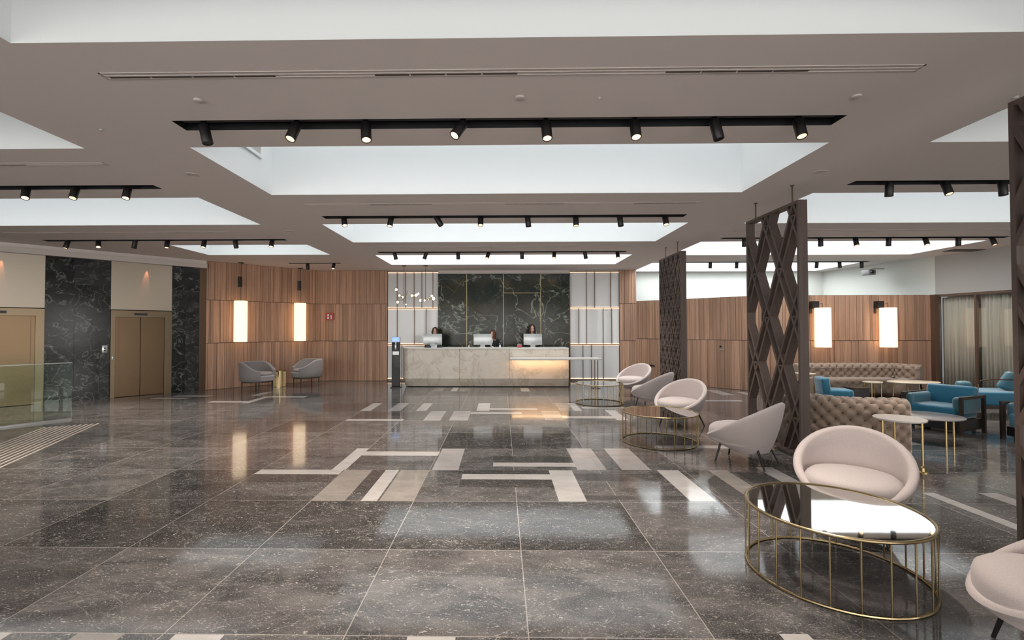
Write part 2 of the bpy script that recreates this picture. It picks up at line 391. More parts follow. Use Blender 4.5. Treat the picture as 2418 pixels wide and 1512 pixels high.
# ------------------------------------------------------------------ ceiling with deep skylight coffers and black track slots
COF = [(-3.084, 3.174, -2.3, -.6), (-3.084, 3.174, 1.15, 2.88), (-3.084, 3.174, 4.583, 6.243), (-3.084, 3.174, 8.016, 9.725), (-3.084, 3.174, 11.44, 13.171),
       (-9.95, -4.147, -.6, 1.1), (-9.95, -4.147, 2.87, 4.59), (-9.95, -4.147, 6.35, 8.02), (-7.105, -4.147, 9.96, 11.31),
       (4.14, 9.95, -.6, 1.1), (4.14, 9.95, 2.87, 4.59), (4.14, 9.95, 6.3, 8.10), (4.14, 9.95, 9.80, 11.6), (4.14, 9.80, 13.0, 14.85)]
SLOT = {'A': (-2.85, 2.92, 3.99, 4.19), 'B': (-2.87, 2.93, 7.44, 7.62), 'C': (-2.9, 2.92, 10.94, 11.11), 'L2': (-9.9, -4.35, 2.3, 2.48), 'L3': (-9.9, -4.35, 5.78, 5.95),
        'L4': (-9.30, -4.34, 9.32, 9.48), 'L5': (-5.84, -4.41, 12.76, 12.87), 'R2': (4.33, 9.9, 2.3, 2.48), 'R3': (4.33, 9.9, 5.79, 5.96), 'R4': (4.40, 10.0, 9.37, 9.53), 'R5': (4.4, 9.9, 12.78, 12.92)}
CX = [-15, 14.5]; CY = [-4.6, 15.6]
holes = COF+list(SLOT.values())
xs = sorted(set(CX+[h[0] for h in holes]+[h[1] for h in holes])); ys = sorted(set(CY+[h[2] for h in holes]+[h[3] for h in holes]))
ce = MB(); HT = 1.25
for j in range(len(ys)-1):
    run = None
    for i in range(len(xs)-1):
        mx, my = (xs[i]+xs[i+1])/2, (ys[j]+ys[j+1])/2
        inside = any(h[0] < mx < h[1] and h[2] < my < h[3] for h in holes)
        if not inside:
            if run is None: run = xs[i]
            e = xs[i+1]
        if (inside or i == len(xs)-2) and run is not None:
            ce.quad((run, ys[j], H), (e, ys[j], H), (e, ys[j+1], H), (run, ys[j+1], H)); run = None
for k, (x0, x1, y0, y1) in enumerate(COF):
    ce.cur = 1; a, b = H, H+HT
    ce.quad((x0, y0, a), (x1, y0, a), (x1, y0, b), (x0, y0, b)); ce.quad((x0, y1, a), (x1, y1, a), (x1, y1, b), (x0, y1, b))
    ce.quad((x0, y0, a), (x0, y1, a), (x0, y1, b), (x0, y0, b)); ce.quad((x1, y0, a), (x1, y1, a), (x1, y1, b), (x1, y0, b))
    ce.cur = 0
for x0, x1, y0, y1 in SLOT.values():
    ce.cur = 2; a, b = H, H+.07
    ce.quad((x0, y0, a), (x1, y0, a), (x1, y0, b), (x0, y0, b)); ce.quad((x0, y1, a), (x1, y1, a), (x1, y1, b), (x0, y1, b))
    ce.quad((x0, y0, a), (x0, y1, a), (x0, y1, b), (x0, y0, b)); ce.quad((x1, y0, a), (x1, y1, a), (x1, y1, b), (x1, y0, b)); ce.quad((x0, y0, b), (x1, y0, b), (x1, y1, b), (x0, y1, b))
ce.cur = 0
o = struct('ceiling', ce, ['ceiling_bounce_tint', 'coffer_paint', 'black_slot'])
wn = 0
for x0, x1, y0, y1 in COF:
    wn += 1; m = MB(); m.span((x0-.05, y0-.05, H+HT), (x1+.05, y1+.05, H+HT+.04))
    struct('window_%d' % wn, m, 'skylight_glass_'+('d' if x0 > 0 and 9 < y1 < 12 else 'a' if y1 < 5 else 'b' if y1 < 6.5 or x0 != -3.084 and y1 < 8.2 else 'c' if y1 < 11.9 else 'd' if y1 < 14 else 'e'))
# small clerestory windows in the short left walls of two coffers
for (y0, y1) in ((5.15, 5.95), (8.6, 9.4)):
    wn += 1; m = MB(); m.span((-3.083, y0, H+.38), (-3.055, y1, H+.42)); m.span((-3.083, y0, H+.42), (-3.055, y0+.04, H+1.1)); m.span((-3.083, y1-.04, H+.42), (-3.055, y1, H+1.1)); m.span((-3.083, y0, H+1.06), (-3.055, y1, H+1.1))
    m.cur = 1; m.span((-3.083, y0+.04, H+.42), (-3.07, y1-.04, H+1.06))
    struct('window_%d' % wn, m, ['coffer_paint', 'grey_paint'])

# ------------------------------------------------------------------ wall helpers
def wood_boards(mb, L, rows, rng, depth=.02):
    for r, (z0, z1) in enumerate(rows):
        x = 0.
        while x < L-.001:
            w = rng.choice((.03, .045, .045, .07, .07, .1, .14)); w = min(w, L-x)
            if L-x-w < .03: w = L-x
            d = depth+rng.choice((0, .006, .012, .018))
            mb.box((x+w/2, -d/2, (z0+z1)/2), (w-.005, d, z1-z0-.012)); x += w
def wallobj(name, mb, mats, p, ang):
    o = struct(name, mb, mats); o.location = (p[0], p[1], 0); o.rotation_euler = (0, 0, ang); return o
rows3 = [(0, 1.23), (1.23, 2.37), (2.37, 3.4)]
# left slatted wall (slanted) + its return on the back wall
P1, P2 = (-7.78, 12.27), (-5.6, 14.5)
L1 = math.hypot(P2[0]-P1[0], P2[1]-P1[1]); A1 = math.atan2(P2[1]-P1[1], P2[0]-P1[0])
m = MB(); m.cur = 1; m.span((0, 0, 0), (L1, .15, H)); m.cur = 0; wood_boards(m, L1-.01, rows3, random.Random(3))
wallobj('wall_left_wood', m, ['wood_slats', 'dark_gap'], P1, A1)
m = MB(); m.cur = 1; m.span((0, 0, 0), (2.08, .15, H)); m.cur = 0; wood_boards(m, 2.08, rows3, random.Random(4))
wallobj('wall_back_left', m, ['wood_slats', 'dark_gap'], (-5.6, 14.5), 0)
m = MB(); m.cur = 1; m.span((0, 0, 0), (.515, .75, H)); m.cur = 0; wood_boards(m, .515, rows3, random.Random(5))
wallobj('wall_back_right', m, ['wood_slats', 'dark_gap'], (3.615, 14.5), 0)
# dark marble behind the desk
m = MB(); m.span((-1.95, 14.44, 0), (2.08, 14.62, 3.29)); m.cur = 1; m.span((-1.95, 14.5, 3.29), (2.08, 14.62, H)); m.span((-3.52, 14.56, 0), (-1.95, 14.62, H)); m.span((2.08, 14.56, 0), (3.615, 14.62, H))
struct('wall_back', m, ['marble_green', 'ceiling_bounce_tint'])
tn = 0
def trim(mb, mat):
    global tn; tn += 1; return struct('trim_%d' % tn, mb, mat)
YB = 14.437
def px2x(px): return 2.098+(px-1345)*.01297
for px in (1101, 1188, 1276):
    x = px2x(px); m = MB(); m.span((x-.006, YB-.004, 0), (x+.006, YB+.01, 3.29)); trim(m, 'brass_line')
m = MB(); m.span((px2x(1188), YB-.004, 2.69), (px2x(1276), YB+.01, 2.70)); trim(m, 'brass_line')
def pz(py): return 3.29-(py-646)*.01297
for (a, b, c, d) in ((1036, 662, 1188, 780), (1095, 658, 1042, 728), (1150, 746, 1187, 697), (1212, 646, 1185, 700), (1240, 650, 1342, 735), (1036, 772, 1096, 822), (1280, 792, 1338, 734), (1232, 822, 1284, 780)):
    p, q = Vector((px2x(a), YB, pz(b))), Vector((px2x(c), YB, pz(d))); m = MB(); m.tube([p, q], .007, 4); trim(m, 'brass_line')
m = MB(); m.span((2.075, 14.40, 0), (2.10, 14.60, 3.3)); trim(m, 'bronze_dark')
# luminous panels either side of the marble
def light_panels(label, x0, x1, rowbars):
    t = thing('luminous_wall_panel', label, 'wall panel', (x0, 14.5, 0), 0, 'luminous panels beside the green marble')
    zs = [.05, 1.115, 2.235, 3.36]; W = x1-x0
    for i in range(3):
        m = MB(); m.span((0, .03, zs[i]), (W, .055, zs[i+1])); m.build('glass_panel', 'panel_glass', t)
        m = MB()
        for bx in rowbars[i]: m.span((bx-x0-.008, -.005, zs[i]), (bx-x0+.008, .03, zs[i+1]))
        m.build('bronze_bar', 'bronze_dark', t)
        m = MB(); m.span((0, .012, zs[i]+.012), (W, .03, zs[i]+.028)); m.span((0, .012, zs[i+1]-.028), (W, .03, zs[i+1]-.012)); m.build('led_strip', 'warm_led', t)
    for zz in zs:
        m = MB(); m.span((0, -.01, zz-.012), (W, .03, zz+.012)); m.build('bronze_rail', 'bronze_dark', t)
    return t
B = lambda *a: [px2x(k) for k in a]
light_panels('pale luminous wall panel with bronze bars, left of the dark marble', -3.515, -1.955, [B(946), B(935, 976, 1004), B(934.6, 954.4, 975, 993.6, 1020)])
light_panels('pale luminous wall panel with bronze bars, right of the dark marble', 2.105, 3.61, [B(1376, 1396, 1424), B(1366, 1385, 1424, 1444), B(1385, 1404, 1442)])
# lounge partition (2.44 m high)
rows2 = [(0, 1.29), (1.29, 2.44)]
Q1, Q2 = (4.13, 14.5), (6.62, 12.05)
L2 = math.hypot(Q2[0]-Q1[0], Q2[1]-Q1[1]); A2 = math.atan2(Q2[1]-Q1[1], Q2[0]-Q1[0])
m = MB(); m.cur = 1; m.span((0, 0, 0), (L2, .15, 2.44)); m.cur = 0; wood_boards(m, L2-.02, rows2, random.Random(8))
wallobj('wall_lounge_slanted', m, ['wood_slats', 'dark_gap'], Q1, A2)
m = MB(); m.cur = 1; m.span((0, 0, 0), (4.23, .15, 2.44)); m.cur = 0; wood_boards(m, 4.23, rows2, random.Random(9))
wallobj('wall_lounge_back', m, ['wood_slats', 'dark_gap'], (6.62, 12.05), 0)
m = MB(); m.span((4.13, 15.1, 0), (10.3, 15.2, H)); struct('wall_back_white', m, 'white_paint')
def seg(mb, a, b, z0, z1, th=.12):
    v = Vector((b[0]-a[0], b[1]-a[1], 0)); L = v.length; n = Vector((-v.y, v.x, 0)).normalized()*th
    pts = [a, b, (b[0]+n.x, b[1]+n.y), (a[0]+n.x, a[1]+n.y)]; mb.prism(pts, z0, z1)
m = MB(); seg(m, (10.2, 15.15), (10.85, 11.95), 0, H); struct('wall_side_white', m, 'white_paint')
S0, S1 = (10.85, 11.95), (13.68, -4.5)
m = MB(); seg(m, S0, S1, 2.44, H, .3); m.cur = 1
sd = Vector((S1[0]-S0[0], S1[1]-S0[1])); SL = sd.length; sd.normalize(); sn = Vector((-sd.y, sd.x))
def onS(d, off=0): return (S0[0]+sd.x*d+sn.x*off, S0[1]+sd.y*d+sn.y*off)
seg(m, onS(0, .35), onS(SL, .35), 0, 2.44, .05); seg(m, onS(7.2), onS(SL), 0, 2.44, .3)
struct('wall_right', m, ['grey_paint', 'white_paint'])
for k in range(9):
    d0, d1 = .03+k*.795, .03+(k+1)*.795; wn += 1; m = MB()
    seg(m, onS(d0), onS(d0+.05), 0, 2.44, .06); seg(m, onS(d0), onS(d1), 2.38, 2.44, .06); seg(m, onS(d0), onS(d1), 0, .05, .06)
    m.cur = 1; seg(m, onS(d0+.05, .02), onS(d1, .02), .05, 2.38, .008)
    struct('window_%d' % wn, m, ['frame_brown', 'window_pane'])
    P = []
    n = 64
    for i in range(n+1):
        s = d0+(d1-d0-.012)*i/n; off = .17+.028*math.sin(i*.95+k)+.012*math.sin(i*2.3+k*2)
        a = onS(s, off); P.append([(a[0], a[1], .04), (a[0], a[1], 1.2), (a[0], a[1], 2.36)])
    m = MB(); m.grid(P); c = m.build('curtain', 'curtain_cloth')
    md = c.modifiers.new('thick', 'SOLIDIFY'); md.thickness = .004
    tag(c, 'beige full-height curtain behind glass, %s window from the wood wall' % ORD[k], 'curtain', 'curtains behind the lounge windows')
m = MB(); m.span((10.78, 11.90, 0), (10.93, 12.06, 2.44)); trim(m, 'frame_brown')
# far left and the unseen wall behind the camera, its panes added for fill light
m = MB(); m.span((-14.9, -4.6, 0), (-14.7, 5.4, H)); struct('wall_left_front', m, 'white_paint')
m = MB(); m.span((-15, -4.6, 0), (14.5, -4.45, .35)); m.span((-15, -4.6, 3.0), (14.5, -4.45, H))
for i in range(10): x = -14.9+i*3.22; m.span((x-.25, -4.6, .3), (x+.25, -4.4, 3.05))
struct('wall_front', m, 'grey_paint')
wn += 1
for i in range(9):
    x = -14.9+i*3.22; m = MB(); m.span((x+.25, -4.56, .35), (x+2.97, -4.53, 3.0)); struct('window_%d' % (wn+i), m, 'facade_fill_glow')  # glowing panels added out of view to brighten the room

# ------------------------------------------------------------------ elevator wall (slanted, left)
E0 = (-10.293, 9.531); EA = math.atan2(2.683, 2.479)
m = MB(); m.span((-6.4, .02, 0), (3.72, .3, H))
U = {'dark': [(.645, 1.748), (2.93, 3.66), (-2.6, -1.55)]}
m.cur = 1
ZT = 3.19
def mpan(u0, u1, z0, z1, mi, y=-.005): m.cur = mi; m.span((u0+.002, y, z0+.002), (u1-.002, .02, z1-.002))
mpan(.645, 1.12, 1.15, ZT, 1); mpan(.645, 1.12, 0, 1.15, 1); mpan(1.12, 1.748, 1.2, 2.6, 1); mpan(1.12, 1.748, 2.6, ZT, 2); mpan(1.12, 1.56, 0, 1.2, 1); mpan(1.56, 1.748, 0, 1.2, 2)
mpan(2.96, 3.25, 0, 2.1, 1); mpan(3.25, 3.56, 0, 2.1, 2); mpan(2.96, 3.56, 2.1, 2.6, 2); mpan(2.96, 3.56, 2.6, ZT, 1); mpan(-2.6, -1.55, 0, ZT, 1); mpan(3.56, 3.72, 0, ZT, 3)
mpan(-6.4, -2.6, 0, ZT, 2)
m.cur = 4; m.span((-6.4, -.01, 3.30), (3.72, .02, H)); m.cur = 5; m.span((-6.4, -.14, ZT), (3.70, .02, 3.30))
ew = wallobj('wall_left', m, ['dark_gap', 'marble_black', 'marble_slate', 'bronze_dark', 'ceiling_bounce_tint', 'cream_trim'], E0, EA)
def elevator(u0, u1, d0, d1, label):
    """u0..u1 full bronze bay; d0..d1 door opening"""
    t = thing('elevator', label, 'elevator', (E0[0]+math.cos(EA)*u0, E0[1]+math.sin(EA)*u0, 0), EA, 'bronze elevators in the left wall')
    W = u1-u0; a, b = d0-u0, d1-u0; c = (a+b)/2
    m = MB(); m.span((0, -.01, 2.06), (W, .02, ZT)); m.build('upper_panel', 'bronze_light', t)
    m = MB(); m.span((0, -.045, 0), (a, .02, 2.04)); m.span((b, -.045, 0), (W, .02, 2.04)); m.span((a, -.045, 1.885), (b, .02, 2.04)); m.build('door_frame', 'bronze_brushed', t)
    for s in (0, 1):
        x0 = a+.006 if s == 0 else c+.006; x1 = c-.006 if s == 0 else b-.006
        m = MB(); m.span((x0, -.02, .01), (x1, .015, 1.88)); m.build('door', 'bronze_door', t)
        m = MB(); xg = a+.07 if s == 0 else b-.07; m.span((xg-.006, -.022, .01), (xg+.006, -.015, 1.88)); m.build('groove', 'bronze_dark', t)
    m = MB(); m.span((c-.13, -.055, 1.93), (c+.13, -.04, 1.985)); m.build('floor_indicator', 'black_plastic', t)
    return t
elevator(1.755, 2.955, 1.84, 2.80, 'bronze elevator with two closed door leaves, between dark marble panels')
elevator(-1.545, .64, -.62, .50, 'bronze elevator at the left edge, behind the glass railing')
def on_e(u, y, z): return (E0[0]+math.cos(EA)*u-math.sin(EA)*y, E0[1]+math.sin(EA)*u+math.cos(EA)*y, z)
m = MB(); m.rbox((0, 0, 0), (.10, .016, .17), .006, 2); cb = thing('call_panel', 'steel elevator call panel on dark marble', 'button panel', on_e(1.655, -.014, 1.14), EA)
m.build('plate', 'steel', cb); m = MB(); m.cyl((0, -.008, .02), (0, -.016, .02), .018); m.build('button', 'charcoal', cb); m = MB(); m.cyl((0, -.008, -.03), (0, -.016, -.03), .018); m.build('button', 'charcoal', cb)
cb = thing('key_switch', 'small steel key switch plate on the bronze jamb beside the double doors', 'switch', on_e(1.80, -.051, .93), EA)
m = MB(); m.rbox((0, 0, 0), (.035, .01, .11), .004, 2); m.build('plate', 'steel', cb); m = MB(); m.cyl((0, -.005, .025), (0, -.012, .025), .010); m.build('key_hole', 'charcoal', cb); m = MB(); m.cyl((0, -.005, -.02), (0, -.012, -.02), .010); m.build('key_hole', 'charcoal', cb)
# warm downlights in the soffit above the lifts, washing the metal
def downlight(x, y, z, label, grp, r=.045, grp2=None):
    t = thing('downlight', label, 'ceiling light', (x, y, z), 0, grp)
    m = MB(); m.lathe([(r*.75, -.002), (r, -.004), (r*1.15, 0), (r*1.15, .012), (r*.75, .012)], 20); m.build('ring', 'cream_trim', t)
    m = MB(); m.lathe([(0, .004), (r*.74, .004)], 20); m.build('lens', 'lamp_lens', t)
    return t
def spot(x, y, z, tx, ty, tz, e, size=50, c=(1., .68, .42), r=.03, blend=.6):
    l = bpy.data.lights.new('lamp_beam', 'SPOT'); l.energy = e; l.spot_size = math.radians(size); l.spot_blend = blend; l.color = c; l.shadow_soft_size = r
    o = bpy.data.objects.new('lamp_beam', l); COL.objects.link(o); o.location = (x, y, z)
    d = Vector((tx-x, ty-y, tz-z)); o.rotation_euler = d.to_track_quat('-Z', 'Y').to_euler(); return o
for u, lab in ((.0, 'small glowing downlight over the elevator at the left edge'), (2.45, 'small glowing downlight over the elevator between the marble panels')):
    p = on_e(u, -.075, 3.188); downlight(*p, lab, 'downlights over the elevators', .03)
    q = on_e(u-.12, -.005, 1.9); p = on_e(u, -.05, 3.17); spot(p[0], p[1], 3.17, q[0], q[1], q[2], 40, 26, (1, .36, .16), .005, .6)
for px, w in ((-1.378, 'left'), (.068, 'middle'), (1.518, 'right')):
    downlight(px, 14.1, H, 'small warm downlight above the dark marble, %s one' % w, 'downlights above the marble wall', .035)
    spot(px, 14.1, H-.02, px, 14.42, 2.6, 10, 75)

# ------------------------------------------------------------------ track spotlights
SP = {'A': [(-2.63, .25, 0), (-1.80, -.2, 1), (-1.19, .12, 1), (-.33, -.5, 1), (.39, .05, 1), (1.16, 0, 1), (1.85, .2, 0), (2.57, 0, 1)],
      'B': [(-2.54, .25, 1), (-1.77, -.1, 1), (-1.05, .55, 0), (-.33, 0, 1), (.42, .1, 0), (1.19, 0, 1), (1.89, .1, 0), (2.61, 0, 1)],
      'C': [(-2.52, .25, 0), (-1.76, -.35, 0), (-1.02, .05, 0), (-.29, -.3, 1), (.48, .05, 0), (1.24, -.1, 1), (1.95, .2, 0), (2.71, 0, 1)],
      'L3': [(-6.04, .3, 1), (-5.40, .1, 1), (-4.73, .1, 1)],
      'L4': [(-8.80, -.15, 1), (-8.18, .35, 1), (-7.42, -.2, 0), (-6.76, .1, 1), (-6.0, .05, 1), (-5.38, .15, 0), (-4.62, .05, 1)],
      'L5': [(-5.32, .1, 0), (-4.59, 0, 1)],
      'R3': [(4.80, 0, 0), (5.47, .05, 1), (6.17, .05, 0)],
      'R4': [(4.85, 0, 0), (5.6, 0, 0), (6.35, 0, 0), (7.03, 0, 1), (7.69, 0, 0), (8.39, 0, 1), (9.05, 0, 0), (9.69, .1, 1)],
      'R5': [(5.67, 0, 0), (6.38, 0, 0), (7.1, 0, 0), (8.53, 0, 0), (9.13, 0, 0), (9.72, 0, 0)]}
TN = {'A': 'the nearest central ceiling track', 'B': 'the second central ceiling track', 'C': 'the farthest central track before the reception', 'L3': 'the nearer left-side ceiling track',
      'L4': 'the long track near the elevators', 'L5': 'the short track near the left wood wall', 'R3': 'the nearest track over the lounge', 'R4': 'the middle track over the lounge', 'R5': 'the track beyond the lounge partition'}
def make_spot(lit):
    t = thing('track_spotlight', 'x', 'spotlight')
    m = MB(); m.span((-.02, -.016, -.005), (.02, .016, .034)); m.build('adapter', 'black_metal', t)
    m = MB(); m.lathe([(.0, .0), (.043, 0), (.045, -.004), (.045, -.165), (.043, -.168), (.037, -.168), (.037, -.155), (0, -.155)], 20)
    b = m.build('body', 'black_metal', t)
    m = MB(); m.lathe([(0, -.163), (.036, -.163)], 20); m.build('lens', 'lamp_lens' if lit else 'charcoal', b)
    return t
protoL, protoD = make_spot(True), make_spot(False); used = {}
for key, L in SP.items():
    yc = (SLOT[key][2]+SLOT[key][3])/2
    for i, (x, tilt, lit) in enumerate(L):
        lab = '%s black cylinder spotlight from the left on %s' % (ORD[i], TN[key])
        pr = protoL if lit else protoD
        if pr.name in used: o = dup(pr, (x, yc, H), 0, lab)
        else: o = pr; o.location = (x, yc, H); o['label'] = lab; used[pr.name] = 1
        o['group'] = 'spotlights on '+TN[key]
        for c in kids(o):
            if c.name.startswith('body'): c.rotation_euler = (R.uniform(-.42, -.2) if lit else R.uniform(-.1, .15), -tilt, 0); c.location = (0, 0, .0)
        if lit:
            spot(x, yc-.06, H-.2, x+math.sin(tilt)*-1*-1*2, yc-.6, 0, 190, 80, (1., .875, .76), .05, .8)
for key, (x0, x1, y0, y1) in SLOT.items():
    if key in ('L2', 'R2'): continue
    yc = (y0+y1)/2; m = MB(); m.span((x0+.03, yc-.018, H+.035), (x1-.03, yc+.018, H+.069))
    nm = {'A': 'nearest to the camera in the middle', 'B': 'second in the middle', 'C': 'third in the middle, before the reception desk', 'L3': 'on the left side, cut by the frame', 'L4': 'on the left near the elevators', 'L5': 'short one by the left wood wall', 'R3': 'nearest over the blue seats', 'R4': 'over the lounge sofas', 'R5': 'farthest right beyond the partition'}[key]
    tag(m.build('light_track', 'black_metal'), 'black recessed lighting track, '+nm, 'light track', 'recessed lighting tracks')

# ------------------------------------------------------------------ ceiling vents, speakers, sensors
def vent(x0, x1, y, dark, label, w=.085):
    t = thing('ceiling_vent', label, 'vent', ((x0+x1)/2, y, H), 0, 'linear ceiling vents')
    L = x1-x0; m = MB(); m.span((-L/2, -w/2, -.004), (L/2, -w/2+.012, .0)); m.span((-L/2, w/2-.012, -.004), (L/2, w/2, .0)); m.span((-L/2, -.006, -.004), (L/2, .006, 0)); m.span((-L/2, -w/2, -.004), (-L/2+.012, w/2, 0)); m.span((L/2-.012, -w/2, -.004), (L/2, w/2, 0)); m.build('frame', 'vent_frame', t)
    for a, b in dark:
        m = MB(); n = max(1, round((b-a)/.28)); s = (b-a)/n
        for k in range(n): m.span((a+k*s+.006-(x0+x1)/2, .008, -.003), (a+(k+1)*s-.006-(x0+x1)/2, w/2-.012, -.0005))
        m.build('slot', 'vent_slot', t)
vent(-2.83, 2.9, 3.27, [(-2.8, -1.6), (-.9, .12), (1.15, 2.15)], 'long white slotted air vent, nearest the camera in the middle')
vent(-2.86, 2.84, 6.74, [(-1.9, -1.0), (0.05, .9), (1.9, 2.8)], 'long white slotted air vent before the second row of spotlights')
vent(-2.9, 2.85, 10.3, [(-2.8, -2.0), (-1., -.2), (.9, 1.7)], 'long white slotted air vent before the third row of spotlights', .07)
vent(-9.8, -4.3, 5.02, [(-6.6, -5.2)], 'long white slotted air vent on the left side, nearer', .08)
vent(-9.3, -5.0, 8.62, [(-8.2, -7.4), (-6.2, -5.35)], 'long white slotted air vent on the left before the elevators', .07)
vent(4.3, 9.8, 8.7, [(5.3, 6.2), (7.2, 8.1)], 'long white slotted air vent over the lounge', .07)
m = MB(); m.span((10.3, 10.85, H-.012), (11.0, 11.15, H-.001)); tag(m.build('ceiling_vent', 'vent_slot'), 'dark air grille in the ceiling over the lounge windows', 'vent')
for x, y, r, nm, lab in ((-3.6, 5.4, .075, 'ceiling_speaker', 'round ceiling speaker left of the big central skylight'), (3.66, 5.45, .075, 'ceiling_speaker', 'round ceiling speaker right of the big central skylight'),
        (-2.38, 3.63, .035, 'smoke_detector', 'small white smoke detector above the left end of the spotlights'), (.147, 3.63, .035, 'smoke_detector', 'small white smoke detector in the middle before the spotlights'),
        (.765, 3.65, .012, 'ceiling_sprinkler', 'tiny grey sprinkler head before the spotlights'), (2.75, 3.66, .035, 'smoke_detector', 'small white smoke detector above the right end of the spotlights'),
        (-3.9, 8.6, .075, 'ceiling_speaker', 'round ceiling speaker left of the second skylight'), (4.0, 3.7, .018, 'ceiling_sprinkler', 'tiny sprinkler head near the right wooden screen'), (-3.6, 4.15, .014, 'ceiling_sprinkler', 'tiny sprinkler head left of the spotlights')):
    m = MB(); m.lathe([(r, 0), (r, -.006), (r*.9, -.012), (r*.5, -.016), (0, -.017)] if r < .07 else [(r, 0), (r, -.005), (r*.93, -.007), (r*.9, -.004), (0, -.004)], 24)
    o = m.build(nm, 'vent_frame' if r > .015 and nm != 'ceiling_sprinkler' else 'grey_paint'); o.location = (x, y, H); tag(o, lab, {'ceiling_speaker': 'speaker', 'smoke_detector': 'smoke detector', 'ceiling_sprinkler': 'sprinkler'}[nm])

# ------------------------------------------------------------------ wooden lattice screens
def screen(x, y0, L, z0, z1, label, gaps, off, group='wooden lattice screens', rods=()):
    T = .11; Hh = z1-z0
    t = thing('lattice_screen', label, 'screen', (x, y0, z0), 0, group)
    fw = .035
    m = MB(); m.span((0, 0, 0), (T, fw, Hh)); m.span((0, L-fw, 0), (T, L, Hh)); m.span((0, fw, 0), (T, L-fw, fw)); m.span((0, fw, Hh-fw), (T, L-fw, Hh))
    m.build('frame', 'screen_wood', t)
    m = MB(); sl = 2.1; th = .034
    lo, hi = fw*.5, L-fw*.5; zl, zh = fw*.5, Hh-fw*.5
    def clip(c0, s):
        pts = []
        a, b = lo, hi
        if s > 0: a = max(a, (zl-c0)/s); b = min(b, (zh-c0)/s)
        else: a = max(a, (zh-c0)/s); b = min(b, (zl-c0)/s)
        return (a, b) if b-a > .03 else None
    lines = {1: [], -1: []}
    for s in (1, -1):
        c = -sl*L+off[0] if s > 0 else off[1]; k = 0
        while c < Hh+sl*L:
            r = clip(c, s*sl)
            if r:
                a, b = r; p = Vector((T/2, a, c+s*sl*a)); q = Vector((T/2, b, c+s*sl*b)); d = q-p
                m.box((p+q)/2, (T*.985-.002*s, th, d.length), (-math.atan2(d.y, d.z) , 0, 0))
                lines[s].append(c)
            c += gaps[k % len(gaps)]; k += 1
    A, Bn = lines[1], lines[-1]
    ga = min(gaps)*1.25
    for i in range(len(A)-1):
        for j in range(len(Bn)-1):
            c0, c1, e0, e1 = A[i], A[i+1], Bn[j], Bn[j+1]
            if (c1-c0) < ga or (e1-e0) < ga:
                # horizontal shelf through the cell's widest level
                yL = (e0-c1)/(2*sl); yR = (e1-c0)/(2*sl); zL = c1+sl*yL; zR = c0+sl*yR
                if abs(zL-zR) < 1.2*min(gaps) and yR > lo and yL < hi:
                    zz = (zL+zR)/2-.02; a, b = max(lo, yL), min(hi, yR)
                    if b-a > .03 and zl < zz < zh: m.span((.004, a, zz-.009), (T-.004, b, zz+.009))
    m.build('lattice', 'screen_wood', t)
    for ry in rods:
        m = MB(); m.cyl((T/2, ry, Hh), (T/2, ry, H-z0), .009, n=8); m.cyl((T/2, ry, H-z0-.012), (T/2, ry, H-z0), .022, n=12); m.build('hanging_rod', 'bronze_dark', t)
    if z0 > .03:
        for ry in (.12, L-.12):
            m = MB(); m.cyl((T/2, ry, 0), (T/2, ry, -z0), .018, n=10); m.build('foot', 'black_metal', t)
    return t
screen(3.60, 5.75, 1.22, .06, 3.165, 'brown wooden lattice screen with large diamond openings, beside the pink armchairs', (.27, .98), (.15, .55), rods=(.2, 1.05))
screen(3.60, 9.50, 1.30, .06, 3.165, 'brown wooden lattice screen of dense small triangles, farthest from the camera', (.19, .36), (.05, .2), rods=(.3, 1.0))
screen(3.60, 1.30, 2.08, .06, 3.20, 'brown wooden lattice screen cut by the right edge of the picture', (.27, .98), (.5, .2), rods=(.3, 1.7))

# ------------------------------------------------------------------ lanterns
def shade(t, z0, z1, r):
    m = MB(); m.lathe([(0, z0+.002), (r-.01, z0), (r, z0+.006), (r, z1-.006), (r-.01, z1), (0, z1-.002)], 28); m.build('shade', 'lantern_paper', t)
for k, (x, y) in enumerate(((-7.05, 12.62), (-5.93, 13.78))):
    t = thing('pendant_lantern', 'tall glowing paper cylinder lantern on the left wood wall, %s' % ('left one' if k == 0 else 'right one, nearer the red sign'), 'lantern', (x, y, 0), 0, 'lanterns on the left wood wall')
    shade(t, 1.25, 2.36, .165)
    m = MB(); m.cyl((0, 0, 2.36), (0, 0, H), .008, n=8); m.build('rod', 'black_metal', t)
    m = MB(); m.cyl((0, 0, H-.02), (0, 0, H), .07, n=20); m.build('canopy', 'black_metal', t)
    m = MB(); m.span((-.075, -.03, 2.74), (.005, .05, 3.02)); m.build('junction_box', 'black_metal', t)
for k, x in enumerate((7.97, 9.57)):
    t = thing('wall_lantern', 'tall glowing cylinder lantern on a black bracket in the lounge, %s' % ('left one' if k == 0 else 'right one'), 'lantern', (x, 11.82, 0), 0, 'lanterns on the lounge wall')
    shade(t, 1.13, 2.11, .175)
    m = MB(); m.span((-.20, .06, 2.10), (-.04, .20, 2.28)); m.span((-.20, .17, 1.98), (-.15, .20, 2.2)); m.build('bracket_box', 'black_metal', t)
    m = MB(); m.tube([(-.05, .12, 2.2), (0, .0, 2.22), (0, 0, 2.10)], .007, 8); m.build('arm', 'black_metal', t)

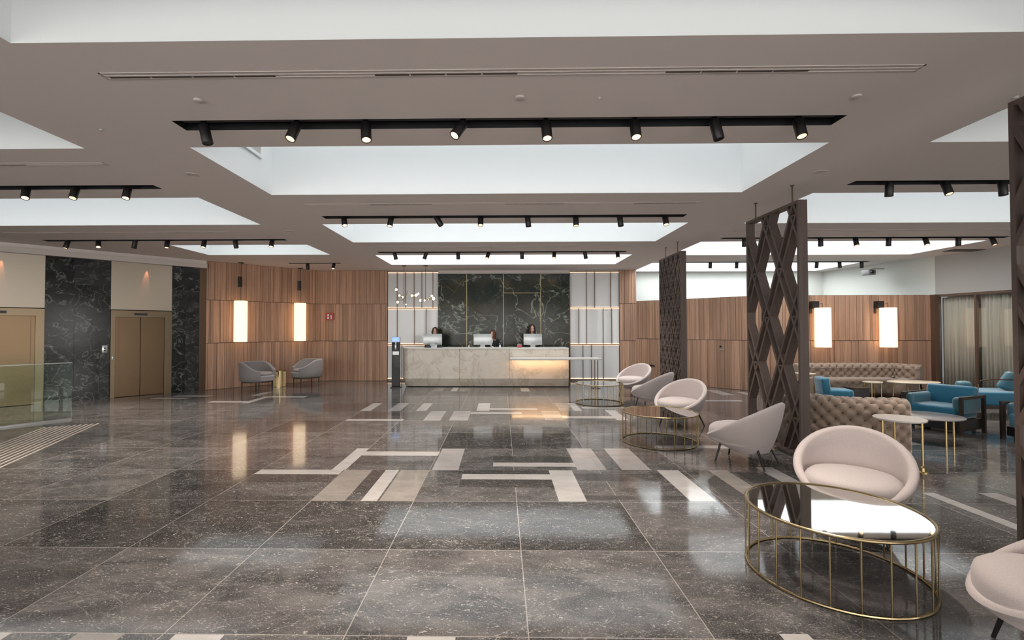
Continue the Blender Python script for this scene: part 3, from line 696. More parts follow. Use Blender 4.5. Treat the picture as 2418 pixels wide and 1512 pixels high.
# ------------------------------------------------------------------ reception desk
def plan(inset, n=8):
    x0, x1, y0, y1 = -2.74+inset*.6, 1.83, 12.88+inset, 13.60; r = .22; p = [(x1, y0), (x1, y1)]
    for i in range(n+1): a = PI/2+PI/2*i/n; p.append((x0+r+r*math.cos(a), y1-r+r*math.sin(a)))
    for i in range(n+1): a = PI+PI/2*i/n; p.append((x0+r+r*math.cos(a), y0+r+r*math.sin(a)))
    return p
t = thing('reception_desk', 'long cream marble reception desk with a rounded left end', 'desk', (-.45, 13.2, 0))
def shiftp(pl): return [(a+.45, b-13.2) for a, b in pl]
m = MB(); A_, B_, C_ = shiftp(plan(.10)), shiftp(plan(0)), shiftp(plan(0)); n = len(A_)
vs = [(p[0], p[1], .02) for p in A_]+[(p[0], p[1], .24) for p in B_]+[(p[0], p[1], 1.045) for p in C_]
m.add(vs, [(k*n+i, k*n+(i+1) % n, (k+1)*n+(i+1) % n, (k+1)*n+i) for k in range(2) for i in range(n)]+[tuple(range(n))[::-1], tuple(range(2*n, 3*n))]); m.build('body', 'marble_cream', t)
m = MB(); m.prism(shiftp(plan(-.01)), 1.047, 1.078); m.build('worktop', 'white_stone', t)
m = MB(); m.prism(shiftp(plan(.16)), 0, .02); m.build('plinth', 'dark_gap', t)
for x in (-1.148, .216):
    m = MB(); m.span((x+.45-.004, -.324, .24), (x+.45+.004, -.315, 1.045)); m.build('joint', 'bronze_dark', t)
t = thing('side_counter', 'lower white counter slab on bronze posts, projecting right from the desk', 'counter', (.22, 12.6, 0))
m = MB(); m.rbox((1.2, 0, .80), (2.4, .46, .045), .008, 2); m.build('slab', 'white_stone', t)
for x in (2.28, 2.36):
    m = MB(); m.cyl((x, .1, .01), (x, .1, .78), .014, n=10); m.build('post', 'bronze_dark', t)
m = MB(); m.span((2.22, .05, 0), (2.42, .15, .012)); m.build('foot_plate', 'bronze_dark', t)
m = MB(); m.span((.05, .14, .765), (1.58, .18, .777)); m.build('led_strip', 'warm_led', t)
l = bpy.data.lights.new('counter_led', 'AREA'); l.shape = 'RECTANGLE'; l.size = 1.5; l.size_y = .04; l.energy = 5; l.color = (1, .6, .3)
o = bpy.data.objects.new('counter_led', l); COL.objects.link(o); o.location = (1.03, 12.74, .762)

# monitors
def monitor(label, x, y, rz, zc=1.26):
    t = thing('desktop_monitor', label, 'monitor', (x, y, 1.078), rz, 'silver monitors on the reception desk')
    m = MB(); m.rbox((0, 0, .225), (.52, .022, .31), .01, 2); m.build('screen_back', 'silver', t)
    m = MB(); m.span((-.25, .0115, .085), (.25, .0125, .37)); m.build('display', 'black_plastic', t)
    m = MB(); m.add([(-.06, -.03, .12), (.06, -.03, .12), (.07, -.06, .005), (-.07, -.06, .005), (-.06, -.022, .12), (.06, -.022, .12), (.07, -.052, .005), (-.07, -.052, .005)], [(0, 1, 2, 3), (7, 6, 5, 4), (0, 4, 5, 1), (1, 5, 6, 2), (2, 6, 7, 3), (3, 7, 4, 0)]); m.span((-.09, -.08, 0), (.09, .09, .007)); m.build('stand', 'steel', t)
    return t
def X13(px, Y=13.3): return (px-1165.5)/1112.53*Y-.0166*Y
monitor('silver all-in-one monitor at the left end of the desk', X13(1022), 13.25, .12)
monitor('silver all-in-one monitor in the middle, in front of the woman with long auburn hair', X13(1140), 13.25, -.04)
monitor('silver all-in-one monitor on the right side of the desk', X13(1257.5), 13.25, 0)

# desk clutter
def clutter(name, label, cat, px, Y, parts):
    t = thing(name, label, cat, (X13(px, Y), Y, 1.0785))
    for pn, mt, f in parts: m = MB(); f(m); m.build(pn, mt, t)
clutter('telephone', 'black desk telephone left of the left monitor stand', 'telephone', 1010, 13.05, [('base', 'black_plastic', lambda m: m.rbox((0, 0, .025), (.17, .15, .05), .012, 2)), ('handset', 'black_plastic', lambda m: m.tube([(-.06, -.07, .06), (-.06, -.03, .075), (-.06, .03, .075), (-.06, .07, .06)], [.022, .013, .013, .022], 8))])
clutter('paper_cup', 'white paper cup in front of the left monitor', 'cup', 1028, 12.98, [('cup', 'white_plastic', lambda m: m.lathe([(0, 0), (.032, 0), (.042, .085), (.044, .088), (.039, .086), (.03, .008), (0, .008)], 20))])
clutter('telephone', 'black desk telephone right of the left monitor', 'telephone', 1037, 13.15, [('base', 'black_plastic', lambda m: m.rbox((0, 0, .022), (.16, .15, .044), .012, 2)), ('handset', 'black_plastic', lambda m: m.tube([(-.05, -.07, .055), (-.05, 0, .07), (-.05, .07, .055)], [.02, .012, .02], 8))])
clutter('card_holder', 'red menu box beside the right monitor', 'box', 1226, 13.0, [('box', 'red_box', lambda m: m.rbox((0, 0, .035), (.13, .07, .07), .006, 2)), ('card', 'grey_top', lambda m: m.span((-.055, -.005, .06), (.055, .005, .1)))])
clutter('leaflet_stack', 'low green and white leaflet stack left of the red box', 'leaflets', 1208, 13.0, [('leaflets', 'green_card', lambda m: m.span((-.09, -.06, 0), (.09, .06, .02))), ('top_sheet', 'white_plastic', lambda m: m.span((-.07, -.05, .0205), (.07, .05, .024)))])
clutter('hand_sanitizer', 'small clear pump bottle on the desk, right of the auburn-haired woman', 'bottle', 1180.5, 13.0, [('bottle', 'white_plastic', lambda m: m.lathe([(0, 0), (.022, 0), (.024, .01), (.024, .06), (.01, .075), (.01, .085), (0, .085)], 16)), ('pump', 'steel', lambda m: (m.cyl((0, 0, .08), (0, 0, .11), .005), m.cyl((0, 0, .108), (-.03, 0, .108), .005)))])
clutter('pen_cup', 'small grey pen cup near the middle of the desk', 'pen cup', 1107, 13.1, [('cup', 'steel', lambda m: m.lathe([(0, 0), (.025, 0), (.025, .06), (.022, .06), (.022, .005), (0, .005)], 16)), ('pen', 'charcoal', lambda m: m.cyl((0, 0, .01), (.015, 0, .11), .004, n=6))])
clutter('bell', 'small steel desk bell in front of the middle monitor', 'bell', 1163, 12.97, [('dome', 'steel', lambda m: m.lathe([(.035, .005), (.033, .018), (.022, .032), (0, .038)], 20)), ('base', 'white_plastic', lambda m: m.lathe([(0, 0), (.04, 0), (.04, .005), (0, .005)], 20))])

# ------------------------------------------------------------------ receptionists
def person(label, x, y, h, rz, hair, hairlen, shirt, headturn=0.):
    s = h/1.68
    t = thing('person', label, 'person', (x, y, 0), rz)
    t.scale = (s, s, s)
    b = MB()
    # facing -Y. torso / neck / legs / arms grown as overlapping tapers, fused by a voxel remesh into one skin
    def lim(pts): 
        for (p, r), (q, r2) in zip(pts, pts[1:]):
            b.cyl(p, q, r, r2, 12); b.ball(p, r*.99, 12, 8)
        b.ball(pts[-1][0], pts[-1][1]*.99, 12, 8)
    def torso(mb, prof, g=0., M=None):
        n = 20; P = []
        for z, rx, ry, cy in prof: P.append([((rx+g)*math.cos(2*PI*k/n), cy+(ry+g)*math.sin(2*PI*k/n), z) for k in range(n)])
        vs = [p for r in P for p in r]; k = len(P)
        mb.add(vs, [(i*n+j, i*n+(j+1) % n, (i+1)*n+(j+1) % n, (i+1)*n+j) for i in range(k-1) for j in range(n)]+[tuple(range(n))[::-1], tuple(range((k-1)*n, k*n))], True)
    TP = [(.84, .155, .115, 0), (.95, .165, .12, 0), (1.06, .125, .095, 0), (1.20, .145, .105, -.01), (1.30, .165, .105, -.005), (1.38, .155, .085, 0), (1.43, .08, .06, .0)]
    torso(b, TP)
    b.cyl((0, 0, 1.38), (0, -.01, 1.50), .052, .048, 14)
    # head: cranium, jaw, nose, ears
    hz = 1.565
    b.ball((0, .005, hz+.02), .1, 18, 12, (.78, .96, 1.05)); b.ball((0, -.028, hz-.045), .07, 16, 10, (.78, .85, .95)); b.ball((0, -.05, hz-.085), .026, 10, 8)
    b.ball((0, -.102, hz-.015), .013, 8, 6, (.8, 1, 1.5)); b.ball((0, -.094, hz-.055), .017, 8, 6, (1.4, .7, .5))
    for sx in (-1, 1):
        b.ball((sx*.08, .0, hz-.01), .02, 8, 6, (.4, .8, 1.4)); b.ball((sx*.032, -.078, hz-.03), .022, 8, 6)
        lim([((sx*.085, 0, .86), .085), ((sx*.09, -.01, .48), .055), ((sx*.09, .02, .30), .05), ((sx*.09, .02, .08), .034)])
        b.ball((sx*.09, -.05, .04), .04, 10, 8, (.9, 2.4, .9))
        sh, el, wr = Vector((sx*.175, 0, 1.36)), Vector((sx*.215, .02, 1.10)), Vector((sx*.13, -.20, 1.12))
        lim([(sh, .05), (el, .04), (wr, .026)])
        d = (wr-el).normalized(); pc = wr+d*.045; b.ball(pc, .036, 12, 8, (1.05, 1.15, .42))
        lat = Vector((-sx*-1, 0, 0)).cross(Vector((0, 0, 1))) if False else Vector((1, 0, 0))
        for fi, (o_, ln) in enumerate(((-.028, .055), (-.010, .065), (.009, .062), (.027, .048))):
            r0 = pc+d*.03+lat*o_; r1 = r0+d*ln*.5+Vector((0, 0, -.004)); r2 = r1+d*ln*.45+Vector((0, 0, -.02))
            b.tube([r0, r1, r2], [.0085, .008, .0065], 8)
        tb = wr+d*.03-Vector((sx*.03, 0, 0)); b.tube([wr+d*.02-Vector((sx*.02, 0, 0)), tb-Vector((sx*.012, 0, .004))+d*.015, tb-Vector((sx*.014, 0, .008))+d*.04], [.011, .01, .008], 8)
    body = b.build('body', 'skin', t)
    md = body.modifiers.new('fuse', 'REMESH'); md.mode = 'VOXEL'; md.voxel_size = .008; md.use_smooth_shade = True
    sm = body.modifiers.new('smooth', 'SMOOTH'); sm.iterations = 3; sm.factor = .4
    # jacket
    j = MB(); torso(j, [(z, rx, ry, cy) for z, rx, ry, cy in TP if z < 1.42], .018)
    for sx in (-1, 1):
        sh, el, wr = Vector((sx*.175, 0, 1.36)), Vector((sx*.215, .02, 1.10)), Vector((sx*.13, -.20, 1.12))
        for (p, r), (q, r2) in (((sh, .064), (el, .053)), ((el, .053), (wr-(wr-el).normalized()*.01, .038))):
            j.cyl(p, q, r, r2, 12); j.ball(p, r, 12, 8)
    jk = j.build('jacket', 'suit_black', t); md = jk.modifiers.new('fuse', 'REMESH'); md.mode = 'VOXEL'; md.voxel_size = .01; md.use_smooth_shade = True
    sm = jk.modifiers.new('smooth', 'SMOOTH'); sm.iterations = 3; sm.factor = .4
    s_ = MB()
    for sx in (-1, 1):
        s_.cyl((sx*.088, 0, .10), (sx*.088, 0, .86), .062, .105, 14)
    s_.ball((0, 0, .88), .17, 16, 8, (1.05, .8, .55)); s_.build('trousers', 'suit_black', t)
    s_ = MB(); s_.add([(-.055, -.118, 1.36), (.055, -.118, 1.36), (.03, -.134, 1.24), (0, -.128, 1.12), (-.03, -.134, 1.24), (-.045, -.085, 1.42), (.045, -.085, 1.42)], [(0, 1, 2, 3, 4), (5, 6, 1, 0)]); o = s_.build('shirt_front', shirt, t)
    md = o.modifiers.new('t', 'SOLIDIFY'); md.thickness = .012
    for sx in (-1, 1):
        e = MB(); e.ball((sx*.032, -.094, hz+.008), .0105, 8, 6, (1.3, .6, .7)); e.build('eye', 'hair_dark', t)
        e = MB(); e.ball((sx*.032, -.098, hz+.028), .012, 8, 5, (1.5, .4, .25)); e.build('eyebrow', hair, t)
    e = MB(); e.ball((0, -.103, hz-.058), .014, 8, 6, (1.6, .5, .4)); e.build('lips', 'lips', t)
    hh = MB(); n = 24; P = []
    zmax = hz+.14; zmin = hz-.02-hairlen
    lv = 12
    for i in range(lv+1):
        f = i/lv; row = []
        for k in range(n+1):
            a = -PI/2+.62+(2*PI-1.24)*k/n     # open at the face
            if f < .45:
                g = f/.45; el_ = PI/2*(1-g)
                # crown closes over the forehead
                a2 = -PI/2+(.62*g)+(2*PI-1.24*g)*k/n
                r = math.cos(el_); row.append((.094*r*math.cos(a2), .012+.112*r*math.sin(a2), hz+.03+.112*math.sin(el_)))
            else:
                g = (f-.45)/.55; row.append(((.094+.012*math.sin(g*3))*math.cos(a), .012+(.112+.008*g)*math.sin(a)*(1-.1*g), hz+.03-(hairlen+.05)*g))
        P.append(row)
    hh.grid(P); o = hh.build('hair', hair, t); md = o.modifiers.new('t', 'SOLIDIFY'); md.thickness = .018; md.offset = 0
    return t
person('receptionist with dark hair and a black jacket over a white shirt, behind the left monitor', X13(1027, 13.95), 13.95, 1.62, 0, 'hair_dark', .04, 'shirt_white')
person('receptionist with long auburn hair and white shirt, beside the middle monitor', X13(1163, 13.95), 13.95, 1.53, -.35, 'hair_auburn', .24, 'shirt_white')
person('receptionist with dark hair in a black jacket, behind the right monitor', X13(1256, 13.95), 13.95, 1.70, .05, 'hair_dark', .12, 'suit_black')

# ------------------------------------------------------------------ kiosk, sign, chandelier
t = thing('sanitizer_stand', 'slim black floor totem with a blue header, beside the desk\'s left end', 'totem', (-2.87, 12.79, 0))
m = MB(); m.rbox((0, 0, .70), (.225, .05, 1.36), .006, 2); m.build('column', 'black_plastic', t)
m = MB(); m.rbox((0, 0, .01), (.26, .24, .02), .006, 2); m.build('base', 'charcoal', t)
m = MB(); m.span((-.105, -.0275, .05), (.105, -.026, .55)); m.build('lower_panel', 'charcoal', t)
m = MB(); m.span((-.105, -.0285, 1.24), (.105, -.026, 1.375)); m.build('header', 'screen_blue', t)
m = MB(); m.ball((-.02, -.03, 1.245), .03, 12, 6, (1.2, .1, .5)); m.ball((.025, -.03, 1.25), .026, 12, 6, (1.2, .1, .6)); m.ball((0, -.03, 1.21), .022, 12, 6, (1, .1, 1.3)); m.build('white_symbol', 'white_plastic', t)
m = MB(); m.rbox((0, -.045, 1.12), (.05, .04, .13), .012, 2); m.cyl((0, -.06, 1.07), (0, -.06, 1.04), .012); m.build('dispenser', 'steel', t)
m = MB(); m.span((-.085, -.032, .895), (.085, -.026, .985)); m.build('notice_plate', 'silver', t)
t = thing('fire_sign', 'red wall sign with white pictograms on the left wood wall', 'sign', (-5.29, 14.44, 1.98))
m = MB(); m.span((-.12, -.012, -.115), (.12, .0, .115)); m.build('plate', 'red_plastic', t)
m = MB(); m.span((-.075, -.016, -.075), (-.025, -.012, 0)); m.add([(-.08, -.014, .02), (-.02, -.014, .02), (-.03, -.014, .075), (-.07, -.014, .075)], [(0, 1, 2, 3)])
m.span((.03, -.016, -.08), (.06, -.012, .035)); m.span((.015, -.016, .035), (.05, -.012, .05)); m.build('pictogram', 'white_plastic', t)
t = thing('chandelier', 'branching brass chandelier with clear glowing globes, above the desk\'s left end', 'chandelier', (-2.5, 13.3, 0))
for x in (-.265, .35):
    m = MB(); m.cyl((x, 0, 2.30 if x < 0 else 2.36), (x, 0, H), .008, n=8); m.cyl((x, 0, H-.025), (x, 0, H), .06, n=20); m.build('drop_rod', 'bronze_dark', t)
def cz(py): return 1.6-(py-779)*13.3/1112.53+.0186*0
GL = [(937, 687, .06), (942, 700, .05), (947, 703, .055), (939, 716, .055), (971, 700, .06), (984, 700, .065), (987, 696, .05), (990, 711, .06), (1003, 712, .045), (1018, 701, .06), (1025, 708, .07), (958, 721, .035), (1008, 709, .04)]
def cp(px, py): return Vector((X13(px)+2.5, 0, cz(py)))
hubs = [Vector((-.265, 0, cz(710))), Vector((.35, 0, cz(711))), Vector((.0, 0, cz(704)))]
m = MB(); m.tube([cp(935, 712), hubs[0], cp(962, 690), cp(968, 700), cp(985, 704), hubs[1], cp(1018, 704)], .008, 8); m.build('main_arm', 'brass_table', t)
for i, (px, py, r) in enumerate(GL):
    p = cp(px, py)+Vector((0, ((i*7) % 5-2)*.07, 0)); hub = min(hubs+[cp(940, 708)], key=lambda q: (q-p).length)
    m = MB(); m.tube([hub, hub.lerp(p, .85)], .005, 6); m.cyl(hub.lerp(p, .78), hub.lerp(p, .95), .016, n=10); a = m.build('arm', 'brass_table', t)
    m = MB(); m.ball(p, r, 16, 10); g = m.build('globe', 'globe_glass', a)
    m = MB(); m.ball(p, r*.62, 12, 8); m.build('bulb', 'globe_glow', a)

# door furniture on the slanted lounge wall
def onQ(d, off, z): return (Q1[0]+math.cos(A2)*d+math.sin(A2)*off, Q1[1]+math.sin(A2)*d-math.cos(A2)*off, z)
t = thing('door_lever', 'chrome lever and black lock on the slanted lounge wall', 'door handle', onQ(2.48, .05, 1.08), A2)
m = MB(); m.cyl((0, .02, -.04), (0, -.03, -.04), .011, n=10); m.tube([(0, -.03, -.04), (.09, -.03, -.045)], .009, 8); m.cyl((0, .015, -.04), (0, -.01, -.04), .022, n=16); m.build('lever', 'steel', t)
m = MB(); m.cyl((0, .02, .04), (0, -.01, .04), .026, n=16); m.build('lock', 'black_metal', t)
t = thing('pull_handle', 'black handle low on the slanted wall behind the farthest armchair', 'door handle', onQ(.55, .05, .5), A2)
m = MB(); m.rbox((0, -.02, 0), (.14, .04, .03), .01, 2); m.cyl((-.05, -.02, 0), (-.05, .03, 0), .03, n=14); m.build('handle', 'black_metal', t)
t = thing('projector', 'small grey device mounted high on the white wall beyond the partition', 'projector', (10.02, 13.0, 3.12), .2)
m = MB(); m.rbox((0, 0, 0), (.22, .26, .15), .03, 3); m.build('housing', 'grey_top', t); m = MB(); m.cyl((-.05, -.12, 0), (-.05, -.17, 0), .05, n=18); m.build('lens', 'black_plastic', t)
m = MB(); m.cyl((.05, 0, .07), (.18, .0, .12), .02, n=10); m.cyl((.18, 0, .12), (.5, .0, .12), .02, n=10); m.build('mount', 'grey_paint', t)

# glass railing + tactile strips at left
t = thing('glass_railing', 'low clear glass railing before the elevators at the left edge', 'railing', (-7.62, 8.25, 0), math.atan2(-.74, -.5))
for k in range(2):
    m = MB(); m.rbox((.72+k*1.46, 0, .51), (1.44, .014, .98), .004, 2); m.build('glass_pane', 'clear_glass', t)
m = MB(); m.span((0, -.02, 0), (2.9, .02, .03)); m.build('base_channel', 'steel', t)
m = MB(); m.span((0, -.009, 1.0), (2.9, .009, 1.012)); m.build('top_rail', 'steel', t)
dv = Vector((-.38, .925)); pv = Vector((.925, .38)); st = None
for k in range(10):
    base = Vector((-7.42, 7.56))+pv*(.075*k); L = 3.6; ext = [0, .05, .1, .13, .16, .2, .22, .26, .28, .3][k]
    c = base-dv*(L/2-ext*.3); m = MB()
    if st is None:
        m.rbox((0, 0, .003), (.03, L, .006), .0025, 1); st = m.build('tactile_strip', 'tactile_metal'); o = st
        tag(o, 'pale raised guide strip set in the floor at the left edge', 'floor strip', 'tactile guide strips in the floor')
    else: o = st.copy(); COL.objects.link(o)
    o.location = (c.x, c.y, 0.0005); o.rotation_euler = (0, 0, math.atan2(dv.y, dv.x)-PI/2)

# ------------------------------------------------------------------ tub armchairs
def tub_chair(label):
    """front = +X"""
    t = thing('tub_armchair', label, 'armchair', group='blush tub armchairs')
    n = 48; Rx, Ry = .40, .405; th = .066
    def rim(a, inset=0.):
        c = math.cos(a); f = (1-c)/2
        return Vector(((Rx-inset)*c+(-.03)*f, (Ry-inset)*math.sin(a), .285+.435*f**1.02))
    def base(a): return Vector((-.07+.20*math.cos(a), .25*math.sin(a), .165))
    P = []
    lv = [0, .1, .25, .42, .6, .78, .92, 1.0]
    for v in lv:
        row = []
        for k in range(n):
            a = 2*PI*k/n; b0, r0 = base(a), rim(a); w = math.sin(v*PI/2)**.92
            p = b0.lerp(r0, v); q = b0.lerp(r0, w); row.append((p.x*.55+q.x*.45, p.y*.55+q.y*.45, b0.z+(r0.z-b0.z)*(v**1.12)))
        P.append(row)
    for s_ in range(1, 6):      # rounded lip
        a_ = PI*s_/6; row = []
        for k in range(n):
            a = 2*PI*k/n; o_ = rim(a); i_ = rim(a, th); c_ = (o_+i_)/2; h_ = th/2
            e = (o_-c_); row.append(tuple(c_+e*math.cos(a_)+Vector((0, 0, h_*math.sin(a_)))))
        P.append(row)
    for v in (0, .2, .45, .7, 1.):
        row = []
        for k in range(n):
            a = 2*PI*k/n; i_ = rim(a, th); fz = Vector((.0+.30*math.cos(a), .32*math.sin(a), .25)); p = i_.lerp(fz, v); w = i_.lerp(fz, v*v*.9+v*.1)
            row.append((w.x, w.y, p.z))
        P.append(row)
    m = MB(); m.grid(P, closed_v=True); nv = n
    m.add([tuple(base(2*PI*k/n)) for k in range(n)], [tuple(range(n))[::-1]]); m.add([P[-1][k] for k in range(n)], [tuple(range(n))])
    m.build('shell', 'blush_fabric', t)
    m = MB(); sup = lambda a, r: (.04+r*.335*math.copysign(abs(math.cos(a))**.85, math.cos(a)), r*.32*math.copysign(abs(math.sin(a))**.85, math.sin(a)))
    prof = [(0, .24), (.8, .24), (.95, .26), (1.0, .31), (1.0, .375), (.97, .41), (.88, .435), (.7, .452), (.35, .462), (0, .464)]
    G = [[(*sup(2*PI*k/n, r), z) for k in range(n)] for r, z in prof]; m.grid(G, closed_v=True); m.build('seat_cushion', 'blush_fabric', t)
    for (x, y, dx, dy) in ((.20, .17, .05, .05), (.20, -.17, .05, -.05), (-.20, .19, -.10, .07), (-.20, -.19, -.10, -.07)):
        m = MB(); m.cyl((x+dx, y+dy, 0), (x, y, .24), .009, .014, 10); m.build('leg', 'black_metal', t)
    return t
ch = tub_chair('large blush tub armchair behind the nearest mirrored table')
ch.location = (2.82, 3.86, 0); ch.rotation_euler = (0, 0, math.radians(-130)); ch['label'] = 'blush tub armchair facing the camera, just behind the nearest mirrored table'
CH = [(2.66, 2.20, 152, 'blush tub armchair cut off at the lower right corner'),
      (2.90, 5.72, 135, 'blush tub armchair seen side-on in front of the wooden screen with large diamonds'),
      (2.93, 7.82, -140, 'blush tub armchair behind the middle mirrored table'),
      (3.0, 9.5, 138, 'blush tub armchair seen side-on near the farthest lattice screen'),
      (3.15, 11.35, -142, 'blush tub armchair farthest away, beside the wood wall')]
for x, y, a, lab in CH: dup(ch, (x, y, 0), math.radians(a), lab)

# ------------------------------------------------------------------ round wire tables
def wire_table(label):
    t = thing('mirrored_coffee_table', label, 'coffee table', group='round mirrored tables with brass bars')
    r = .505; ring = lambda z, rr: [(rr*math.cos(2*PI*k/64), rr*math.sin(2*PI*k/64), z) for k in range(64)]
    m = MB(); m.tube(ring(.420, r), .009, 8, closed=True); m.tube(ring(.424, r-.006), .006, 6, closed=True); m.build('top_ring', 'brass_table', t)
    m = MB(); m.tube(ring(.009, r), .009, 8, closed=True); m.build('base_ring', 'brass_table', t)
    m = MB(); m.lathe([(0, .412), (r-.012, .412), (r-.010, .414), (r-.010, .420), (r-.012, .422), (0, .422)], 64); m.build('mirror_top', 'mirror_top', t)
    for k in range(22):
        a = 2*PI*k/22+.08; m = MB(); m.cyl((r*math.cos(a), r*math.sin(a), .009), (r*math.cos(a), r*math.sin(a), .42), .0052, n=8); m.build('bar', 'brass_table', t)
    return t
tb = wire_table('round mirror-topped table with brass wire bars, nearest the camera'); tb.location = (2.17, 3.15, 0)
dup(tb, (2.235, 6.74, 0), .4, 'round mirror-topped brass wire table, middle of the three')
dup(tb, (2.10, 10.22, 0), .9, 'round mirror-topped brass wire table, farthest, near the reception desk')

# ------------------------------------------------------------------ grey chairs and drum table by the left wall
def grey_chair(label):
    t = thing('grey_armchair', label, 'armchair', group='grey armchairs by the left wood wall')
    n = 40
    def wall(a): return abs(math.atan2(math.sin(a), math.cos(a)))   # 0 front .. pi back
    P = []
    def top(a): f = max(0., min(1., (wall(a)-.75)/1.2)); f = f*f*(3-2*f); return .50+.20*f
    A = [-PI+.0+2*PI*k/n for k in range(n+1)]
    A = [a for a in A]
    arc = [.72+(2*PI-1.44)*k/n for k in range(n+1)]
    for prof in ((.36, .26), (.385, .30), (.395, .40), (.40, None), (.385, 'lip'), (.345, 'lip'), (.325, None), (.32, .40), (.31, .30)):
        row = []
        for a in arc:
            r, z = prof; zt = top(a); z = zt-.02 if z is None else (zt if z == 'lip' else z); row.append((r*math.cos(a), r*math.sin(a)*1.02, z))
        P.append(row)
    m = MB(); m.grid(P)
    for e in (0, -1): m.add([r[e] for r in P], [tuple(range(len(P)))])
    m.build('backrest', 'grey_fabric', t)
    m = MB(); m.lathe([(0, .25), (.35, .25), (.37, .27), (.37, .36), (.35, .385), (0, .385)], 40); m.build('seat_base', 'grey_fabric', t)
    m = MB(); m.lathe([(0, .386), (.31, .386), (.325, .40), (.325, .43), (.30, .452), (0, .462)], 40); m.build('seat_cushion', 'grey_fabric', t)
    m = MB(); m.lathe([(.33, .225), (.345, .225), (.345, .25), (.33, .25)], 40); m.build('frame_ring', 'dark_wood', t)
    for k in range(4):
        a = PI/4+k*PI/2; m = MB(); m.cyl((.33*math.cos(a), .33*math.sin(a), 0), (.325*math.cos(a), .325*math.sin(a), .25), .011, .016, 8); m.build('leg', 'dark_wood', t)
    return t
g = grey_chair('grey round-backed armchair by the left wood wall, left of the drum table, turned right'); g.location = (-6.28, 12.05, 0); g.rotation_euler = (0, 0, math.radians(-12)); g.scale = (1.08, 1.08, 1.08)
c = dup(g, (-5.46, 13.12, 0), math.radians(-135), 'grey round-backed armchair by the left wood wall, right of the drum table, facing the camera')
t = thing('drum_table', 'small ribbed brass drum table between the two grey armchairs', 'side table', (-6.16, 13.0, 0))
m = MB(); m.lathe([(.0, .0), (.15, 0), (.15, .43), (0, .43)], 40)
for k in range(26): a = 2*PI*k/26; m.cyl((.152*math.cos(a), .152*math.sin(a), .01), (.152*math.cos(a), .152*math.sin(a), .43), .008, n=6)
m.build('ribbed_drum', 'brass_table', t); m = MB(); m.lathe([(0, .431), (.17, .431), (.172, .44), (.17, .45), (0, .45)], 40); m.build('top', 'brass', t)

